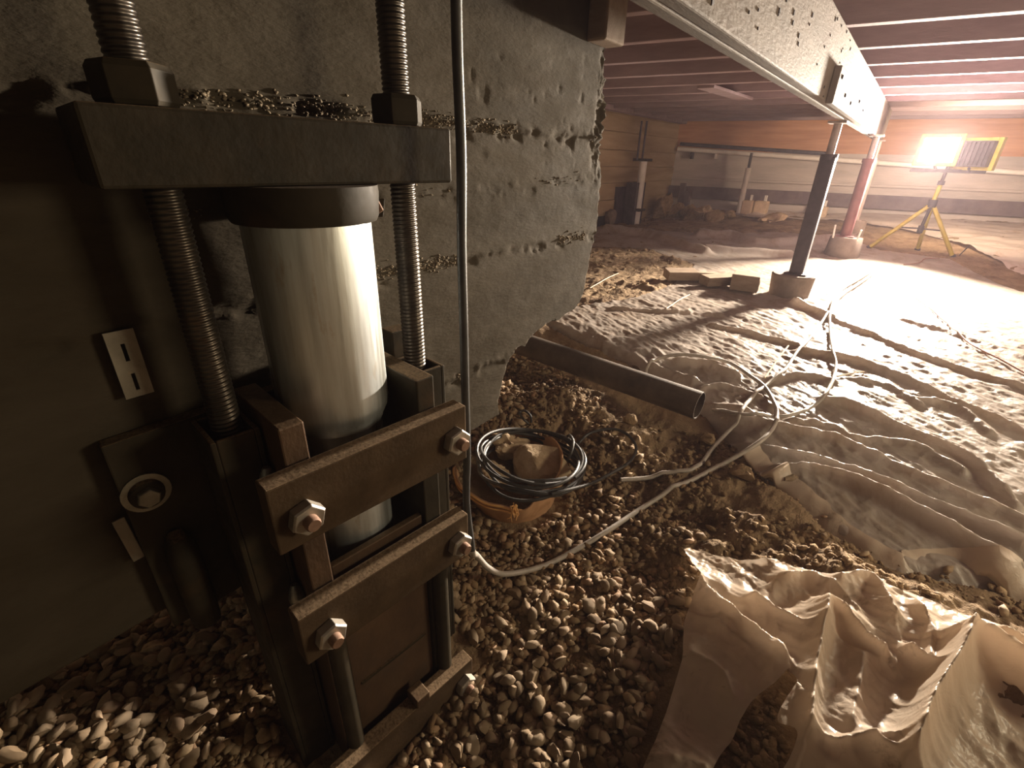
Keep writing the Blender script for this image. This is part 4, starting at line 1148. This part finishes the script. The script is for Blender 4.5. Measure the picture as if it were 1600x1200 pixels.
# ------------------------------------------------------------------ lamp on its tripod
LY = 4.62
def lamp():
    t = empty('work_light', (0.10, LY, 0.1)); tag(t, 'twin-head floodlight blazing white on a yellow folding tripod', 'lamp')
    def c(o): return child(o, t)
    hub = ony(1457, 318, LY); top = ony(1477, 272, LY); 
    feet = [ony(1356, 388, LY - .07), ony(1433, 384, LY - .14), ony(1488, 401, LY + .0)]
    feet = [ground(1355, 389, 0, terrain), ground(1433, 391, 0, terrain), ground(1489, 403, 0, terrain)]
    for f_ in feet:
        s = hub + (f_ - hub) * .04
        lg = c(MB().tube([s, f_ + (s - f_) * .04], 0.0135, 12).build('leg', MAT['yellow'], None, 0, True))
        ft = MB().tube([f_ + (s - f_) * .05, f_ + np.array([0, 0, .004])], [0.017, 0.019], 12).build('foot', MAT['black'], None, 0, True)
        ft.parent = lg; ft.matrix_parent_inverse = t.matrix_basis.inverted()
        ft.matrix_parent_inverse = (t.matrix_basis @ lg.matrix_parent_inverse).inverted()
    mid = hub + np.array([-.012, 0, -.17])
    c(MB().tube([hub + np.array([0, 0, .02]), mid], 0.010, 12).build('centre_column', MAT['black'], None, 0, True))
    for f_ in (feet[0], feet[2]):
        c(MB().tube([mid, hub + (f_ - hub) * .5], 0.005, 8).build('brace', MAT['black'], None, 0, True))
    c(MB().tube([mid + (0, 0, .02), mid - (0, 0, .03)], 0.018, 14).build('brace_collar', MAT['black'], None, 0, True))
    c(MB().tube([hub + (0, 0, .025), hub - (0, 0, .025)], 0.026, 16).build('hub', MAT['black'], None, 0, True))
    tp = np.array([hub[0] + .01, LY, .70])
    c(MB().tube([hub, (hub + tp) / 2], 0.0135, 12).build('mast', MAT['yellow'], None, 0, True))
    c(MB().tube([(hub + tp) / 2, tp], 0.0105, 12).build('mast', MAT['black'], None, 0, True))
    c(MB().tube([(hub + tp) / 2 - (0, 0, .015), (hub + tp) / 2 + (0, 0, .012)], 0.02, 12).build('mast_collar', MAT['black'], None, 0, True))
    c(MB().box(tp[0] - .20, tp[0] + .20, LY - .012, LY + .012, .628, .650).build('crossbar', MAT['black'], None, 0.003))
    for k, (px, py) in enumerate(((1466, 236), (1528, 241))):
        ctr = np.array(LAMP_POS) if k == 0 else np.array(ony(px, py, LY))
        rz = [-.10, math.pi - .45][k]                                         # which way the head looks (0 = towards -y)
        fw = np.array([math.sin(rz), -math.cos(rz), 0.0]); sd = np.array([math.cos(rz), math.sin(rz), 0]); up = np.array([0, 0, 1.0])
        hw, hh = .105, .085
        bk = ctr - fw * .045
        hd = c(MB().obox(bk, fw * .035, sd * hw * .9, up * hh * .9).build('lamp_head', MAT['black'], None, 0.006))
        def hc(o): o.parent = hd; o.matrix_parent_inverse = (t.matrix_basis @ hd.matrix_parent_inverse).inverted(); return o
        m = MB()
        for s in (-1, 1):
            m.obox(ctr + sd * hw * s - fw * .012, fw * .02, sd * .012, up * (hh + .012)).obox(ctr + up * hh * s - fw * .012, fw * .02, sd * (hw - .012), up * .012)
        hc(m.build('guard_frame', MAT['yellow'], None, 0.003))
        m = MB()
        for j in range(-3, 4): m.obox(bk - fw * .042 + sd * j * .024, fw * .008, sd * .004, up * hh * .8)
        hc(m.build('cooling_fins', MAT['black']))
        hc(MB().obox(ctr - fw * .008, fw * .002, sd * (hw - .013), up * (hh - .013)).build('glass', MAT['lit']))
        c(MB().tube([(tp[0] + (-.06 if k == 0 else .12), LY, .64), bk - up * hh], .008, 8).build('yoke', MAT['black'], None, 0, True))
        if k == 1:
            lb = bpy.data.lights.new('rear_floodlight', 'AREA'); lb.shape = 'RECTANGLE'; lb.size = .18; lb.size_y = .14
            lb.energy = 26.0; lb.color = (1.0, 0.72, 0.46)
            lo = bpy.data.objects.new('rear_floodlight', lb); link(lo)
            lo.location = ctr + fw * .02; lo.rotation_euler = Vector(fw + np.array([-.5, 0, .05])).to_track_quat('-Z', 'Y').to_euler()
        if k == 0:
            la = bpy.data.lights.new('floodlight', 'AREA'); la.shape = 'RECTANGLE'; la.size = .18; la.size_y = .14; la.spread = math.radians(118)
            la.energy = LAMP_POWER; la.color = LAMP_COLOR
            lo = bpy.data.objects.new('floodlight', la); link(lo)
            p = ctr + fw * .004
            aim = np.array([0.15, 0.6, 0.42]) - p
            lo.location = p; lo.rotation_euler = Vector(aim).to_track_quat('-Z', 'Y').to_euler()
lamp()
sp = [ground(1497, 401, 0, terrain)]; sp.append(sp[0] + np.array([.035, 0, .085]))
tag(MB().tube(sp, .004, 6).build('marker_rod', MAT['black']), 'thin dark rod stuck in the soil right of the tripod foot', 'rod')

# ------------------------------------------------------------------ things along the far walls
def back_px(px, py, off=0.0):
    return onp(px, py, BC - JN * off, JN)
# services on the back wall
a_, b_ = back_px(1066, 233, .09), back_px(1600, 270, .09)
dd = (b_ - a_) / np.linalg.norm(b_ - a_)
tag(MB().tube([a_ - dd * .05, b_ + dd * 2.2], .022, 12).build('service_pipe', MAT['white_pipe'], None, 0, True), 'long white pipe running along the back wall', 'pipe')
a_, b_ = back_px(1063, 225, .05), back_px(1290, 240, .05)
tag(MB().tube([a_, b_], .018, 12).build('service_pipe', MAT['black'], None, 0, True), 'black pipe above the white pipe on the back wall', 'pipe')
for px in (1082, 1120):
    p = back_px(px, 240, .05)
    tag(MB().obox(p + np.array([0, 0, -.02]), (0.012, 0, 0), (0, 0.03, 0), (0, 0, .035)).build('pipe_clip', MAT['black'] if px == 1082 else MAT['white_pipe'], None, 0.004),
        'black clip holding the pipe near the far corner' if px == 1082 else 'white clip holding the pipe near the far corner', 'clip')
# shiny prop at the back
p0 = ground(1160, 325, 0, terrain); p0 = np.array([-1.43, 5.78, float(terrain(-1.43, 5.78))])
t = empty('screw_prop', tuple(p0)); tag(t, 'bright metal screw prop standing before the back wall', 'prop')
child(MB().lathe([(.028, p0[2] + .008), (.028, p0[2] + .46)], p0[:2], 16).build('outer_tube', MAT['white_pipe'], None, 0, True), t)
child(MB().lathe([(.014, p0[2] + .44), (.014, p0[2] + .60)], p0[:2], 12).build('screw', MAT['black'], None, 0, True), t)
child(MB().box(p0[0] - .07, p0[0] + .07, p0[1] - .06, p0[1] + .06, p0[2], p0[2] + .014).build('base_plate', MAT['pedestal'], None, 0.002), t)
for k, (px, py, w, h, lab) in enumerate([(1169, 318, .052, .115, 'small upright tan block right beside the bright prop'), (1193, 308, .065, .11, 'tan block with a stub on top, second right of the bright prop'),
                                         (1292, 300, .05, .08, 'small block behind the dark post, near the back wall')]):
    Yb = 5.80 + .04 * k
    p = ony(px, py, Yb); z0 = float(terrain(p[0], p[1])) + .0
    t = empty('footing_block', (p[0], p[1], z0)); tag(t, lab, 'block')
    child(MB().box(p[0] - w, p[0] + w, Yb - .05, Yb + .05, z0 + .0, z0 + .03 + h).build('body', MAT['block'], None, 0.012, seg=3), t)
    child(MB().box(p[0] + w * .2, p[0] + w * .6, Yb - .012, Yb + .012, z0 + .03 + h, z0 + .085 + h).build('stub', MAT['white_pipe'], None, 0.002), t)
# second bracket with two thin rods at the far left wall
t = empty('wall_bracket', (-2.2, 4.95, .05)); tag(t, 'far dark bracket with pale tube and two thin rods on the tan wall', 'bracket')
XB = -2.16
p_t = ony(1002, 250, 4.93); 
for px in (1003, 1011):
    a_ = onx(px, 189, XB); b_ = onx(px - 6, 250, XB)
    child(MB().tube([a_, (b_[0], a_[1], b_[2])], .010, 8).build('rod', MAT['post_dark'], None, 0, True), t)
a_ = onx(1001, 252, XB); b_ = onx(995, 348, XB)
tb = child(MB().lathe([(.036, b_[2] - .02), (.036, a_[2])], (XB + .03, a_[1]), 16).build('tube', MAT['white_pipe'], None, 0, True), t)
tb['label'] = 'pale tube of the far bracket'
child(MB().box(XB - .05, XB + .08, a_[1] - .07, a_[1] + .09, a_[2], a_[2] + .025).build('crossbar', MAT['steel'], None, 0.003), t)
for s in (-1, 1):
    child(MB().box(XB - .07, XB + .04, a_[1] + s * .075 - .03, a_[1] + s * .075 + .03, .02, .46).build('side_plate', MAT['post_dark'], None, 0.003), t)
child(MB().box(-2.278, -2.25, a_[1] - .24, a_[1] + .14, .06, .42).build('back_plate', MAT['post_dark'], None, 0.003), t)
child(MB().box(XB + .02, XB + .085, a_[1] - .07, a_[1] + .07, .20, .225).build('strap', MAT['steel'], None, 0.003), t)
wv = MB().box(-2.277, -2.272, 4.20, 4.78, .0, .24).build('shade_panel', MAT['black'])  # flat black panel, its colour standing in for shade inside an opening
wv.parent = wl; wv.name = 'opening_shade_panel'; wv['label'] = 'flat black panel painted as the shade of an opening in the tan wall foot'
# rubble in the far corner
RB = [(1042, 292, (.10, .11, .20), 'dark upright boulder leaning at the far corner of the tan wall'), (958, 290, (.07, .10, .12), 'broken lump of concrete sticking out by the near wall end'),
      (1108, 300, (.12, .10, .075), 'pale rounded rock on the rubble heap by the back wall'), (1085, 318, (.16, .12, .09), 'dark squat rock in the rubble heap'),
      (1118, 322, (.10, .09, .08), 'brown rock at the front of the rubble heap'), (1055, 316, (.13, .12, .09), 'dark rock left in the rubble heap at the corner'),
      (1210, 322, (.17, .10, .06), 'low pale mound of stone right of the bright prop'), (1145, 312, (.09, .07, .05), 'small dark stone left of the bright prop')]
for k, (px, py, sz, lab) in enumerate(RB):
    Yb = [5.35, 4.35, 5.55, 5.35, 5.25, 5.45, 5.5, 5.55][k]
    p = ony(px, py, Yb); p = np.array([p[0], p[1], float(terrain(p[0], p[1])) + sz[2] * .55])
    lump('rock', lab, p, sz, 200 + k, MAT['boulder'] if k in (2, 6) else (MAT['pedestal'] if k == 1 else MAT['clod']), (0, .1, k * .7), 3, .4)
for k, (px, w, hh_, lab) in enumerate([(1073, .05, .26, 'dark upright board end leaning in the far corner'), (1066, .03, .34, 'narrow dark post end standing in the far corner')]):
    p = ony(px, 300, 5.72)
    b = MB().box(p[0] - w, p[0] + w, 5.70, 5.74, .1, .1 + hh_).build('board_end', MAT['trim_dark'], None, 0.004)
    tag(b, lab, 'board')

# ------------------------------------------------------------------ dusty air, tinted mauve to give a flare glow around the lamp
def haze():
    m, nt, out = new_mat('flare_tinted_dusty_air')
    v = nt.nodes.new('ShaderNodeVolumeScatter'); v.inputs['Color'].default_value = (0.95, 0.80, 0.92, 1)
    v.inputs['Density'].default_value = 0.0038; v.inputs['Anisotropy'].default_value = 0.35
    nt.links.new(v.outputs[0], out.inputs['Volume'])
    o = MB().box(-2.7, 3.7, -1.6, 7.2, -.6, 1.45).build('haze', m)
    tag(o, 'thin dusty haze filling the crawl space, tinted mauve for flare glow', 'haze', kind='stuff')
haze()
